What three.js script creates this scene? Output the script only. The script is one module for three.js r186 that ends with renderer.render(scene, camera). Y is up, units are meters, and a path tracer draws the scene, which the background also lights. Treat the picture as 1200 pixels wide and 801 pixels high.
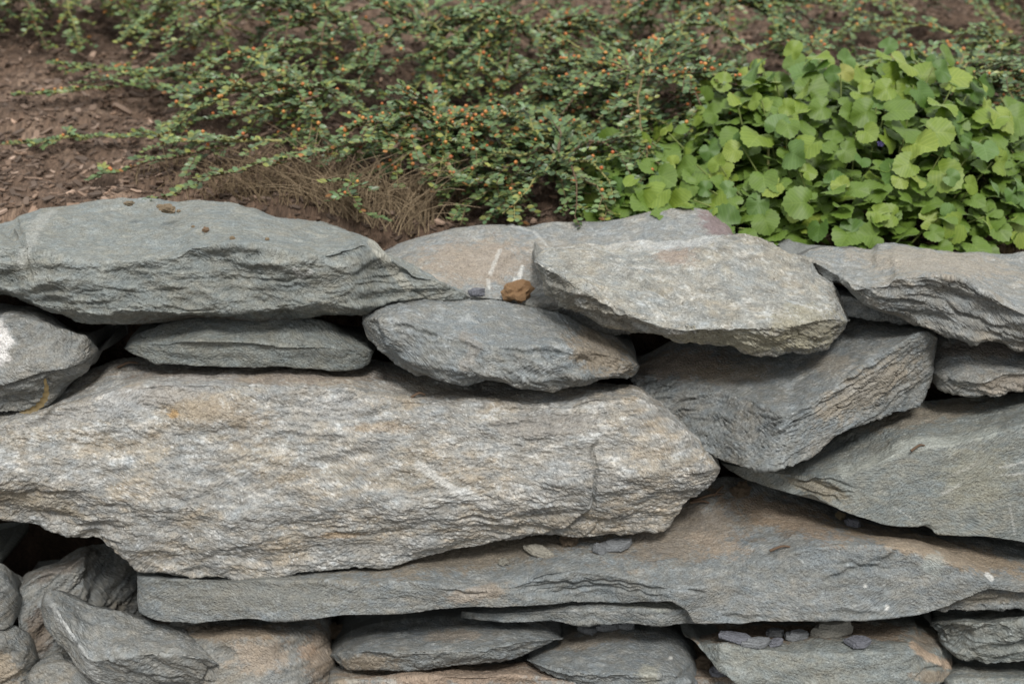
import * as THREE from 'three';
import { mergeGeometries } from 'three/addons/utils/BufferGeometryUtils.js';
import { createNoise3D } from 'simplex-noise';

// ---------------------------------------------------------------- camera, sky, sun, exposure
const scene = new THREE.Scene();
const PITCH = 18 * Math.PI / 180, DIST = 1.67, AIM = new THREE.Vector3(0, 0.45, 0), FOV = 26.97;
const camera = new THREE.PerspectiveCamera(FOV, 1024 / 683, 0.05, 400);
camera.position.set(0, AIM.y + DIST * Math.sin(PITCH), AIM.z + DIST * Math.cos(PITCH));
camera.lookAt(AIM);
camera.focus = 1.60;
camera.userData.fStop = 4.8;

const renderer = new THREE.WebGLRenderer({ antialias: true });
renderer.toneMapping = THREE.LinearToneMapping;
renderer.toneMappingExposure = 1.5;
renderer.shadowMap.enabled = true;

// overcast dome: brightest overhead, falling off evenly to the horizon (CIE overcast law)
{
  const w = 64, h = 64, d = new Float32Array(w * h * 4);
  for (let j = 0; j < h; j++) for (let i = 0; i < w; i++) {
    const el = ((j + 0.5) / h - 0.5) * Math.PI, s = Math.max(0, Math.sin(el));
    const L = el > 0 ? 0.86 * (0.40 + 0.60 * s) : 0.20;
    d.set([L * 0.985, L * 1.0, L * 1.005, 1], (j * w + i) * 4);
  }
  const t = new THREE.DataTexture(d, w, h, THREE.RGBAFormat, THREE.FloatType);
  t.mapping = THREE.EquirectangularReflectionMapping; t.magFilter = THREE.LinearFilter; t.minFilter = THREE.LinearFilter;
  t.needsUpdate = true; scene.background = t; scene.environment = t;
}
const sun = new THREE.DirectionalLight(new THREE.Color(1.0, 0.968, 0.92), 1.65);
sun.position.set(0.25, 3.0, 2.2); sun.target.position.set(0, 0.4, -0.2);
sun.castShadow = true; sun.shadow.radius = 24; sun.shadow.mapSize.set(2048, 2048);
Object.assign(sun.shadow.camera, { left: -4, right: 4, top: 4, bottom: -4, near: 0.1, far: 12 });
scene.add(sun, sun.target);

// ---------------------------------------------------------------- helpers
function rng(seed) { let a = seed >>> 0; return () => { a = (a + 0x6D2B79F5) | 0; let t = Math.imul(a ^ (a >>> 15), 1 | a); t = (t + Math.imul(t ^ (t >>> 7), 61 | t)) ^ t; return ((t ^ (t >>> 14)) >>> 0) / 4294967296; }; }
const n3 = createNoise3D(rng(77));
const n3b = createNoise3D(rng(1234));
const clamp = (v, a, b) => v < a ? a : v > b ? b : v;
const lerp = (a, b, t) => a + (b - a) * t;
const sstep = (a, b, v) => { const t = clamp((v - a) / (b - a), 0, 1); return t * t * (3 - 2 * t); };
function fbm(x, y, z, o = 4) { let s = 0, a = 0.5; for (let i = 0; i < o; i++) { s += a * n3(x, y, z); x *= 2.03; y *= 2.03; z *= 2.03; a *= 0.5; } return s; }
const hash = (i, j, k) => { const s = Math.sin(i * 127.1 + j * 311.7 + k * 74.7) * 43758.5453; return s - Math.floor(s); };
function worley(x, y, z) {          // distance to the nearest cell point and that cell's own number
  const ix = Math.floor(x), iy = Math.floor(y), iz = Math.floor(z); let f = 9, f2 = 9, id = 0;
  for (let a = -1; a < 2; a++) for (let b = -1; b < 2; b++) for (let c = -1; c < 2; c++) {
    const X = ix + a, Y = iy + b, Z = iz + c;
    const dx = X + hash(X, Y, Z) - x, dy = Y + hash(Y, Z, X + 9) - y, dz = Z + hash(Z, X, Y + 5) - z;
    const d = dx * dx + dy * dy + dz * dz; if (d < f) { f2 = f; f = d; id = hash(X + 3, Y + 7, Z + 1); } else if (d < f2) f2 = d;
  }
  return [Math.sqrt(f), Math.sqrt(f2), id];
}
// a point of the survey sheet (millimetre-like grid 1200 x 801 on the wall) carried to its own depth z
const TAN = Math.tan(FOV * Math.PI / 360), SP = Math.sin(PITCH), CP = Math.cos(PITCH);
function P(x, y, z, out = new THREE.Vector3()) {
  const u = (x - 600) / 400.5 * TAN, v = (400.5 - y) / 400.5 * TAN;
  const dy = -SP + v * CP, dz = -CP - v * SP, t = (z - camera.position.z) / dz;
  return out.set(u * t, camera.position.y + dy * t, z);
}
const used = {};
const numbered = n => { const k = used[n] = (used[n] ?? -1) + 1; return k ? n + '_' + String(k).padStart(3, '0') : n; };
function put(o, name, parent = scene) { o.name = parent === scene ? numbered(name) : name; o.traverse(m => { if (m.isMesh) { m.castShadow = true; m.receiveShadow = true; } }); parent.add(o); return o; }
function tag(o, label, category, group, kind) { o.userData.label = label; if (category) o.userData.category = category; if (group) o.userData.group = group; if (kind) o.userData.kind = kind; return o; }
function pchip(pts) {
  const n = pts.length, xs = pts.map(p => p[0]), ys = pts.map(p => p[1]);
  if (n === 1) return () => ys[0];
  const d = [], m = [];
  for (let i = 0; i < n - 1; i++) d.push((ys[i + 1] - ys[i]) / (xs[i + 1] - xs[i]));
  for (let i = 0; i < n; i++) m.push(i === 0 ? d[0] : i === n - 1 ? d[n - 2] : d[i - 1] * d[i] <= 0 ? 0 : 2 / (1 / d[i - 1] + 1 / d[i]));
  return x => {
    if (x <= xs[0]) return ys[0]; if (x >= xs[n - 1]) return ys[n - 1];
    let i = 0; while (x > xs[i + 1]) i++;
    const h = xs[i + 1] - xs[i], t = (x - xs[i]) / h, t2 = t * t, t3 = t2 * t;
    return ys[i] * (2 * t3 - 3 * t2 + 1) + h * m[i] * (t3 - 2 * t2 + t) + ys[i + 1] * (3 * t2 - 2 * t3) + h * m[i + 1] * (t3 - t2);
  };
}
const zfun = z => typeof z === 'number' ? () => z : pchip(z);
function noiseTex(size, fn, srgb) {
  const d = new Uint8Array(size * size * 4);
  for (let j = 0; j < size; j++) for (let i = 0; i < size; i++) { const c = fn(i / size, j / size); const k = (j * size + i) * 4; for (let q = 0; q < 3; q++) d[k + q] = clamp(Math.round((Array.isArray(c) ? c[q] : c) * 255), 0, 255); d[k + 3] = 255; }
  const t = new THREE.DataTexture(d, size, size); t.wrapS = t.wrapT = THREE.RepeatWrapping; t.magFilter = THREE.LinearFilter; t.minFilter = THREE.LinearMipmapLinearFilter; t.generateMipmaps = true;
  if (srgb) t.colorSpace = THREE.SRGBColorSpace; t.needsUpdate = true; return t;
}
// tiling noise: a torus in noise space
const tile = (u, v, fu, fv, o) => { const a = u * 2 * Math.PI, b = v * 2 * Math.PI, R = fu / (2 * Math.PI), Q = fv / (2 * Math.PI); return n3(R * Math.cos(a) + o, R * Math.sin(a) + Q * Math.cos(b), Q * Math.sin(b) - o) };
// ---------------------------------------------------------------- stone material: colour per vertex, fine mineral grain in the maps
const grainMap = noiseTex(512, (u, v) => {
  const a = tile(u, v, 60, 90, 1.3), b = tile(u, v, 140, 170, 5.1), c = tile(u, v, 18, 50, 8.8), e = hash(Math.floor(u * 512), Math.floor(v * 512), 3);
  const w = hash(Math.floor(u * 256), Math.floor(v * 256), 41); return 0.86 + 0.07 * a + 0.085 * b + 0.05 * c + 0.12 * (e - 0.5) + (w > 0.985 ? 0.12 : w < 0.03 ? -0.20 : 0);
}, true);
const grainBump = noiseTex(512, (u, v) => {
  const a = tile(u, v, 62, 74, 2.3), b = tile(u, v, 150, 165, 6.1), e = hash(Math.floor(u * 512), Math.floor(v * 512), 8);
  return 0.5 + 0.22 * a + 0.18 * b + 0.16 * (e - 0.5);
});
grainMap.repeat.set(4, 4); grainBump.repeat.set(4, 4);
const stoneMat = new THREE.MeshStandardMaterial({ vertexColors: true, map: grainMap, bumpMap: grainBump, bumpScale: 0.0022, roughness: 0.82 });

const PAL = {
  slate: { base: [0.232, 0.238, 0.228], tan: [0.300, 0.262, 0.205], pale: [0.43, 0.44, 0.43], dark: [0.100, 0.103, 0.096] },
  green: { base: [0.208, 0.222, 0.208], tan: [0.268, 0.243, 0.190], pale: [0.39, 0.41, 0.39], dark: [0.090, 0.097, 0.088] },
  blue: { base: [0.196, 0.209, 0.207], tan: [0.272, 0.236, 0.185], pale: [0.40, 0.42, 0.42], dark: [0.084, 0.091, 0.090] },
  speck: { base: [0.285, 0.285, 0.262], tan: [0.330, 0.290, 0.215], pale: [0.52, 0.525, 0.505], dark: [0.130, 0.128, 0.112] },
  schist: { base: [0.330, 0.325, 0.305], tan: [0.385, 0.325, 0.240], pale: [0.57, 0.57, 0.55], dark: [0.165, 0.158, 0.140] },
};
const RES = 0.0015;
function segDist(px, py, pts) {     // distance, side and place along a polyline
  let best = 1e9, side = 1, at = 0, acc = 0, tot = 0;
  for (let i = 0; i < pts.length - 1; i++) tot += Math.hypot(pts[i + 1][0] - pts[i][0], pts[i + 1][1] - pts[i][1]);
  for (let i = 0; i < pts.length - 1; i++) {
    const ax = pts[i][0], ay = pts[i][1], bx = pts[i + 1][0] - ax, by = pts[i + 1][1] - ay, l2 = bx * bx + by * by;
    const t = clamp(((px - ax) * bx + (py - ay) * by) / l2, 0, 1), dx = px - ax - bx * t, dy = py - ay - by * t, d = Math.hypot(dx, dy);
    if (d < best) { best = d; side = bx * (py - ay) - by * (px - ax) >= 0 ? 1 : -1; at = (acc + t * Math.sqrt(l2)) / tot; }
    acc += Math.sqrt(l2);
  }
  return [best, side, at];
}
function makeStone(s) {
  const [x0, x1] = s.x, id = s.id;
  const rails = [{ ...s.T }, ...(s.R || []), { ...s.B }].map(r => ({ y: pchip(r.p), z: zfun(r.z) }));
  const segW = s.f || rails.slice(1).map((_, i) => i === 0 ? 0.25 : 1);
  const S = s.s || 1, res = RES * (s.res || 1);
  // stations, even along the outline
  const xs = [x0]; { const N = 3000, step = res / 0.001; let acc = 0, px = x0, pt = rails[0].y(x0), pb = rails.at(-1).y(x0);
    for (let i = 1; i <= N; i++) { const x = lerp(x0, x1, i / N), t = rails[0].y(x), b = rails.at(-1).y(x);
      acc += Math.max(Math.hypot(x - px, t - pt), Math.hypot(x - px, b - pb)); px = x; pt = t; pb = b; if (acc >= step || i === N) { xs.push(x); acc = 0; } } }
  const nR = rails.length, er = s.er ?? 0.04, erl = Array.isArray(er) ? er[0] : er, err = Array.isArray(er) ? er[1] : er;
  const pt3 = (r, x) => {
    const T = rails[0].y(x), B = rails[nR - 1].y(x); let y = clamp(rails[r].y(x), T, Math.max(T, B)), z = rails[r].z(x);
    const dl = (x - x0) * 0.001, dr = (x1 - x) * 0.001; let q = Math.max(erl > 0 ? 1 - dl / erl : 0, 0); z -= erl * (1 - Math.sqrt(Math.max(0, 1 - q * q)));
    q = Math.max(err > 0 ? 1 - dr / err : 0, 0); z -= err * (1 - Math.sqrt(Math.max(0, 1 - q * q)));
    return [y, z];
  };
  // columns: share out by mean segment length
  const segN = []; const va = new THREE.Vector3(), vb = new THREE.Vector3();
  for (let r = 0; r < nR - 1; r++) { let L = 0; for (let k = 1; k < 12; k++) { const x = lerp(x0, x1, k / 12), a = pt3(r, x), b = pt3(r + 1, x); L = Math.max(L, P(x, a[0], a[1], va).distanceTo(P(x, b[0], b[1], vb))); } segN.push(Math.max(4, Math.round(L / res * 0.92))); }
  const nU = 14, nB = 6, nT = 6, nf = segN.reduce((a, b) => a + b, 0) + 1, nc = nf + nU + nB + nT, nx = xs.length;
  let zmin = 9; for (const r of rails) for (let k = 0; k <= 10; k++) zmin = Math.min(zmin, r.z(lerp(x0, x1, k / 10)));
  const zb = s.back ?? Math.min(-0.2, zmin - 0.03);
  const pos = new Float32Array((nx * nc + 2) * 3), q = new Float32Array((nx * nc + 2) * 2), fw = new Float32Array(nx * nc + 2), uv = new Float32Array((nx * nc + 2) * 2), tmp = new Float32Array(nc * 3);
  const fcol = new Float32Array(nc); { let c = 0; for (let r = 0; r < nR - 1; r++) for (let k = 0; k < segN[r]; k++) fcol[c++] = segW[r]; for (; c < nc; c++) fcol[c] = c < nf + 3 ? segW[nR - 2] : 0.3; for (let it = 0; it < 4; it++) { const o = fcol.slice(); for (let k = 1; k < nc - 1; k++) fcol[k] = (o[k - 1] + o[k] + o[k + 1]) / 3; } }
  const rit = Math.round((s.round ?? 0.007) / res); const v = new THREE.Vector3();
  for (let i = 0; i < nx; i++) {
    const x = xs[i]; let c = 0; const qs = [];
    const rp = rails.map((_, r) => pt3(r, x)).map(([y, z]) => { P(x, y, z, v); return [v.x, v.y, v.z, y]; });
    for (let r = 0; r < nR - 1; r++) for (let k = 0; k < segN[r] + (r === nR - 2 ? 1 : 0); k++) { const t = k / segN[r], a = rp[r], b = rp[r + 1]; tmp[c * 3] = lerp(a[0], b[0], t); tmp[c * 3 + 1] = lerp(a[1], b[1], t); tmp[c * 3 + 2] = lerp(a[2], b[2], t); qs.push(lerp(a[3], b[3], t)); c++; }
    const B = rp[nR - 1], T = rp[0], zB = Math.min(zb, B[2] - 0.01), yB = Math.min(T[1] - 0.002, B[1] + (s.under ?? 0.0) * Math.min(1, (T[1] - B[1]) / 0.03)), yT = Math.max(yB, T[1] - 0.008 - 0.66 * (T[2] - zB));
    for (let k = 1; k <= nU; k++) { const t = k / nU; tmp[c * 3] = B[0]; tmp[c * 3 + 1] = lerp(B[1], yB, t); tmp[c * 3 + 2] = lerp(B[2], zB, t * t); qs.push(B[3]); c++; }
    for (let k = 1; k <= nB; k++) { const t = k / nB; tmp[c * 3] = B[0]; tmp[c * 3 + 1] = lerp(yB, yT, t); tmp[c * 3 + 2] = zB; qs.push(T[3]); c++; }
    for (let k = 1; k <= nT; k++) { const t = k / (nT + 1); tmp[c * 3] = T[0]; tmp[c * 3 + 1] = lerp(yT, T[1], t); tmp[c * 3 + 2] = lerp(zB, T[2], t); qs.push(T[3]); c++; }
    for (let it = 0; it < rit; it++) { const o = tmp.slice(); for (let k = 0; k < nc; k++) { const a = (k + nc - 1) % nc, b = (k + 1) % nc; for (let w = 1; w < 3; w++) tmp[k * 3 + w] = 0.25 * o[a * 3 + w] + 0.5 * o[k * 3 + w] + 0.25 * o[b * 3 + w]; } }
    let L = 0;
    for (let k = 0; k < nc; k++) { const m = i * nc + k; if (k) L += Math.hypot(tmp[k * 3 + 1] - tmp[k * 3 - 2], tmp[k * 3 + 2] - tmp[k * 3 - 1]); pos.set([tmp[k * 3], tmp[k * 3 + 1], tmp[k * 3 + 2]], m * 3); q[m * 2] = x; q[m * 2 + 1] = qs[k]; uv[m * 2] = tmp[k * 3] + id * 0.37; uv[m * 2 + 1] = L + id * 0.13; fw[m] = fcol[k]; }
  }
  for (let e = 0; e < 2; e++) { const i = e ? nx - 1 : 0, m = nx * nc + e; let sx = 0, sy = 0, sz = 0; for (let k = 0; k < nc; k++) { sx += pos[(i * nc + k) * 3]; sy += pos[(i * nc + k) * 3 + 1]; sz += pos[(i * nc + k) * 3 + 2]; } pos.set([sx / nc, sy / nc, sz / nc], m * 3); q.set([xs[i], 0], m * 2); uv.set([uv[i * nc * 2], 0], m * 2); fw[m] = 0.3; }
  const idx = []; for (let i = 0; i < nx - 1; i++) for (let k = 0; k < nc; k++) { const a = i * nc + k, b = i * nc + (k + 1) % nc, c = a + nc, d = b + nc; idx.push(a, b, d, a, d, c); }
  for (let k = 0; k < nc; k++) { const b = (k + 1) % nc; idx.push(nx * nc, b, k); const o = (nx - 1) * nc; idx.push(nx * nc + 1, o + k, o + b); }
  const g = new THREE.BufferGeometry(); g.setAttribute('position', new THREE.BufferAttribute(pos, 3)); g.setAttribute('uv', new THREE.BufferAttribute(uv, 2)); g.setIndex(idx); g.computeVertexNormals();
  const nor = g.attributes.normal.array, col = new Float32Array(pos.length), p2 = pos.slice();
  const th = (s.bed || 0) * Math.PI / 180, ct = Math.cos(th), st = Math.sin(th), o = id * 7.31, A = Object.assign({ big: 6, ledge: 3.2, fine: 1.0, chip: 4, grain: 0.45, th: 0.010, plate: 1.5 }, s.amp), tp = s.tilt || 0;
  const pal = PAL[s.pal || 'slate'], C = Object.assign({ tan: 0.35, pale: 0.35, dark: 0.3, streak: 0.5 }, s.col);
  const feats = s.feat || [];
  for (let m = 0; m < nx * nc + 2; m++) {
    const X = pos[m * 3], Y = pos[m * 3 + 1], Z = pos[m * 3 + 2], f = fw[m], vis = m < nx * nc && (m % nc) < nf + 3;
    const a = X * ct + Y * st, b = -X * st + Y * ct + tp * Z, c = Z;
    let d = A.big * 0.001 * (n3(a * 7 + o, b * 14, c * 9) + 0.5 * n3(a * 17, b * 36 + o, c * 20)) * (0.35 + 0.65 * f) + 0.0008 * n3(a * 30 + o, b * 40, c * 40);
    let layer = 0, crackle = 0;
    if (vis) {
      { const v = 3.2 * (n3(a * 9 + o * 1.3, b * 24, c * 11) + 0.45 * n3(a * 24, b * 60 + o, c * 26) + 0.16 * n3(a * 70, b * 120 + o, c * 70)), k = Math.floor(v); d += 0.001 * A.plate * (0.22 + 0.78 * f) * (k + sstep(0.82, 1, v - k)); }
      if (f > 0.02) {
        const m1 = sstep(-0.35, 0.45, n3(a * 6 + o, b * 13 + 3, c * 6));
        const h = b + 0.010 * n3(a * 6, b * 9 + o, c * 6) + 0.0032 * n3(a * 26 + o, b * 30, c * 26) + 0.0011 * n3(a * 80 + o, b * 90, c * 80);
        const lay = (hh, tck, fq, sharp) => { const k = hh / tck, i = Math.floor(k), fr = k - i; const r = n3b(i * 3.17 + o, a * fq, c * fq), r2 = n3b((i + 1) * 3.17 + o, a * fq, c * fq); return lerp(r, r2, sstep(1 - sharp, 1, fr)); };
        const l1 = lay(h, A.th, 7, 0.13), l2 = lay(h * 1.02 + 0.3, A.th * 0.36, 18, 0.26);
        layer = l1 * 0.6 + l2 * 0.4;
        d += f * 0.001 * (1.35 * A.ledge * m1 * l1 + A.fine * (0.4 + 0.6 * m1) * l2);
        const wx = a + 0.008 * n3(a * 20, b * 20, c * 20 + o), wy = b + 0.005 * n3(a * 24 + 5, b * 24, c * 20);
        const [w1, w2, wid] = worley(wx / 0.055 + o, wy / 0.022, c / 0.05);
        d += f * 0.00135 * A.chip * ((wid - 0.5) * 0.9 + w1 * 0.55 - 0.35) * sstep(0, 0.14, w2 - w1) ;
        const cr = Math.abs(n3(a * 13 + o * 2, h * 95, c * 13)); crackle = sstep(0.075, 0.0, cr) * sstep(-0.1, 0.3, n3(a * 9 + 4, b * 22 + o, c * 9));
        const cr2 = Math.abs(n3(a * 34 + o, h * 240, c * 34)), crack2 = sstep(0.12, 0.0, cr2) * sstep(-0.15, 0.3, n3(a * 18 + 7, b * 40 + o, c * 18));
        d -= f * (0.0030 * crackle + 0.0013 * crack2) * (A.crack ?? 1);
      }
      const gf = s.gs || 1;
      d += A.grain * 0.001 * (0.4 + 0.6 * f) * (n3(a * 130 * gf + o, b * 300 * gf, c * 200 * gf) + 0.6 * n3(a * 300 * gf, b * 520 * gf + o, c * 400 * gf));
      const qx = q[m * 2] + 2.5 * n3(a * 40, b * 40, o), qy = q[m * 2 + 1] + 2.5 * n3(a * 40, b * 40, o + 9);
      for (const F of feats) {
        if (F.t === 'crack') { const [dd, , at] = segDist(qx, qy, F.p); if (dd < F.w * 3) d -= F.d * 0.001 * sstep(F.w, 0, dd) * Math.min(1, 4 * at * (1 - at) * 2); }
        else if (F.t === 'step') { const [dd, sd, at] = segDist(qx, qy, F.p); if (dd < F.dec * 3) d += F.h * 0.001 * sstep(-F.w, F.w, dd * sd) * Math.exp(-dd / F.dec) * Math.min(1, 3 * at * (1 - at) * 4); }
        else if (F.t === 'bump') { const an = (F.a || 0) * Math.PI / 180, dx = qx - F.c[0], dy = qy - F.c[1], e = Math.hypot((dx * Math.cos(an) + dy * Math.sin(an)) / F.r[0], (-dx * Math.sin(an) + dy * Math.cos(an)) / F.r[1]); if (e < 1) d += F.h * 0.001 * (F.flat ? sstep(1, 1 - F.flat, e) : (1 - e * e) ** 2); }
      }
    }
    const qe = q[m * 2], ty = Math.min(erl > 0 ? 0.25 + 0.75 * sstep(0, 16, qe - x0) : 1, err > 0 ? 0.25 + 0.75 * sstep(0, 16, x1 - qe) : 1); d *= ty;
    p2[m * 3] = X + nor[m * 3] * d * S; p2[m * 3 + 1] = Y + nor[m * 3 + 1] * d * S; p2[m * 3 + 2] = Z + nor[m * 3 + 2] * d * S;
    // colour
    let r = pal.base[0], gg = pal.base[1], bl = pal.base[2]; const mix = (cc, k) => { r = lerp(r, cc[0], k); gg = lerp(gg, cc[1], k); bl = lerp(bl, cc[2], k); };
    if (vis) {
      const big = fbm(a * 8 + o, b * 16, c * 10, 4), mid = fbm(a * 30, b * 75 + o, c * 40, 3), fin = n3(a * 160 + o, b * 330, c * 220), sp = n3(a * 420, b * 520 + o, c * 420);
      mix(pal.tan, C.tan * sstep(-0.10, 0.45, big + 0.5 * mid + 0.12 * fin));
      mix(pal.pale, C.pale * sstep(0.02, 0.55, 0.6 * fbm(a * 14 + 3, b * 30 + o, c * 20, 3) + 0.6 * fbm(a * 38 + 3, b * 95 + o, c * 50, 3) + 0.3 * mid + 0.25 * fin));
      mix(pal.dark, C.dark * sstep(0.0, 0.6, fbm(a * 22 + o, b * 60, c * 30 + 2, 3) + 0.25 * fin) * (0.4 + 0.6 * f));
      const k = 1 + C.streak * (0.16 * mid + 0.13 * fin + 0.10 * sp + 0.10 * layer * f); const hu = 0.045 * n3(a * 55 + 9, b * 110 + o, c * 60) + 0.03 * n3(a * 14, b * 20 + o, c * 14 + 6); r *= k * (1 + hu); gg *= k; bl *= k * (1 - 1.2 * hu);
      if (sp > 0.72 && fin > 0.1) mix(pal.pale, 0.55 * C.pale / 0.35);
      const qx = q[m * 2], qy = q[m * 2 + 1];
      for (const F of feats) if (F.t === 'tint') {
        let e; if (F.p) e = segDist(qx, qy, F.p)[0] / F.w; else { const an = (F.a || 0) * Math.PI / 180, dx = qx - F.c[0], dy = qy - F.c[1]; e = Math.hypot((dx * Math.cos(an) + dy * Math.sin(an)) / F.r[0], (-dx * Math.sin(an) + dy * Math.cos(an)) / F.r[1]); }
        if (e < 1.8) mix(F.col, F.k * sstep(1.15, 0.55, e + 0.55 * fbm(X * 45 + o, Y * 60, Z * 50, 4) + 0.22 * fin));
      }
    }
    col[m * 3] = r / 0.72; col[m * 3 + 1] = gg / 0.72; col[m * 3 + 2] = bl / 0.72;
  }
  pos.set(p2); g.setAttribute('color', new THREE.BufferAttribute(col, 3)); g.computeVertexNormals();
  return new THREE.Mesh(g, stoneMat);
}
const SOIL = [0.135, 0.088, 0.055], DUST = [0.27, 0.215, 0.150], OCHRE = [0.42, 0.27, 0.12], WHITE = [0.68, 0.68, 0.65], PURPLE = [0.20, 0.135, 0.135], BUFF = [0.40, 0.315, 0.235];
// ---------------------------------------------------------------- the dry stone wall
const wall = new THREE.Group(); put(wall, 'dry_stone_wall'); tag(wall, 'low dry stone wall of stacked grey slate slabs holding back the planted bank', 'stone wall', null, 'thing');
let stoneId = 0; const stoneMesh = {};
function stone(key, label, spec) { spec.id = ++stoneId; const m = makeStone(spec); put(m, 'stone' + (stoneId > 1 ? '_' + String(stoneId - 1).padStart(3, '0') : ''), wall); if (label) m.userData.label = label; stoneMesh[key] = m; }

stone('capLeft', 'long grey cap stone with a flat top and ragged layered front', { x: [-60, 562], pal: 'green', bed: -1,
  T: { p: [[-60, 268], [0, 259], [15, 256], [20, 250], [33, 245], [63, 238], [117, 235], [173, 233], [213, 232], [253, 234], [283, 241], [317, 250], [360, 258], [400, 266], [420, 274], [437, 283], [450, 293], [473, 305], [500, 317], [533, 334], [550, 341], [562, 350]], z: [[-60, -0.21], [400, -0.21], [450, -0.12], [562, -0.10]] },
  R: [{ p: [[-60, 292], [0, 290], [30, 288], [67, 300], [133, 306], [200, 301], [227, 289], [267, 287], [317, 292], [367, 297], [400, 290], [420, 284], [443, 298], [500, 325], [562, 351]], z: [[-60, -0.03], [40, -0.005], [300, 0.0], [420, -0.03], [480, -0.05], [562, -0.09]] },
    { p: [[-60, 340], [0, 337], [33, 353], [60, 365], [140, 368], [200, 369], [283, 365], [350, 363], [427, 358], [500, 350], [562, 352]], z: [[-60, 0.0], [100, 0.012], [350, 0.006], [440, -0.03], [562, -0.09]] }],
  B: { p: [[-60, 352], [0, 346], [33, 360], [87, 372], [113, 378], [145, 379], [250, 379], [437, 370], [500, 358], [562, 353]], z: [[-60, -0.06], [437, -0.07], [562, -0.11]] },
  f: [0.22, 1, 0.5], er: [0, 0.03], round: 0.006, amp: { ledge: 4.2, chip: 6, fine: 1.3, big: 8 }, col: { tan: 0.18, pale: 0.25 },
  feat: [{ t: 'tint', p: [[28, 305], [34, 285], [42, 268], [60, 248]], w: 8, col: [0.40, 0.40, 0.37], k: 0.38 }, { t: 'crack', p: [[18, 252], [24, 275], [30, 300], [40, 330]], w: 4, d: 5 },
    { t: 'bump', c: [14, 275], r: [16, 8], h: -9, a: 30 }, { t: 'bump', c: [255, 300], r: [60, 16], h: -7, a: -4 }, { t: 'bump', c: [60, 325], r: [28, 16], h: 7 }, { t: 'bump', c: [390, 300], r: [30, 12], h: -6, a: 10 },
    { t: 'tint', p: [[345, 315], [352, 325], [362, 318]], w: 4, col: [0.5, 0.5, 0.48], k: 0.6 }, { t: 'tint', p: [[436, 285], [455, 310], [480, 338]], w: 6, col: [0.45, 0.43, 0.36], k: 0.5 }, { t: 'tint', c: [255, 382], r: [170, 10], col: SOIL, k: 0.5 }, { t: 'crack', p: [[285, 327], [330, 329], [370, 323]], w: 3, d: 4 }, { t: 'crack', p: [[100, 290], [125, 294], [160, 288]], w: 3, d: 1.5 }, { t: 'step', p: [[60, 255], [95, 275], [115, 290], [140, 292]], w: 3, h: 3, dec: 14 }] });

stone('leftLens', 'rounded grey stone with a white mineral patch, split by a lower layer', { x: [-70, 114], pal: 'slate', bed: 14,
  T: { p: [[-70, 362], [0, 354], [20, 355], [37, 358], [60, 368], [83, 385], [93, 390], [106, 393], [112, 400], [114, 408]], z: -0.10 },
  R: [{ p: [[-70, 385], [0, 374], [40, 376], [80, 392], [104, 400], [114, 408]], z: [[-70, 0.0], [114, -0.02]] }, { p: [[-70, 455], [0, 452], [50, 437], [85, 430], [114, 410]], z: [[-70, 0.028], [60, 0.028], [114, -0.02]] }],
  B: { p: [[-70, 492], [0, 486], [30, 482], [57, 475], [75, 455], [97, 440], [106, 424], [114, 408]], z: [[-70, 0.01], [114, -0.03]] },
  f: [0.3, 0.55, 1], er: [0, 0.035], amp: { chip: 3, ledge: 3.2 }, col: { tan: 0.2 },
  feat: [{ t: 'tint', c: [0, 400], r: [15, 28], col: [0.72, 0.70, 0.68], k: 0.95 }, { t: 'crack', p: [[-10, 460], [20, 452], [50, 441], [80, 436], [104, 425]], w: 4, d: 6 }, { t: 'crack', p: [[12, 397], [40, 392], [55, 382]], w: 3, d: 3 }, { t: 'step', p: [[88, 400], [85, 415], [95, 430]], w: 3, h: -4, dec: 20 }] });

stone('smallLens', 'thin lens-shaped grey stone wedged under the long cap stone', { x: [145, 438], pal: 'green', bed: -2,
  T: { p: [[145, 408], [148, 400], [155, 393], [175, 383], [200, 377], [225, 369], [245, 366], [280, 367], [330, 370], [365, 374], [382, 378], [400, 389], [420, 399], [434, 405], [438, 411]], z: -0.07 },
  R: [{ p: [[145, 408], [180, 400], [235, 400], [330, 402], [395, 408], [438, 411]], z: [[145, -0.03], [240, 0.0], [340, 0.0], [438, -0.03]] }],
  B: { p: [[145, 408], [152, 413], [170, 420], [190, 427], [215, 430], [280, 432], [330, 432], [380, 434], [410, 432], [431, 425], [438, 411]], z: [[145, -0.035], [240, -0.012], [340, -0.012], [438, -0.04]] },
  f: [0.7, 0.6], er: 0.03, round: 0.004, amp: { chip: 1.8, ledge: 2.6, big: 3, plate: 0.8 }, col: { tan: 0.08, pale: 0.2 },
  feat: [{ t: 'step', p: [[205, 400], [250, 404], [320, 401], [345, 395], [370, 385]], w: 3, h: -5, dec: 22 }, { t: 'bump', c: [300, 408], r: [80, 10], h: -3 }, { t: 'crack', p: [[315, 398], [345, 388], [380, 382]], w: 3, d: 4 }] });

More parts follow.
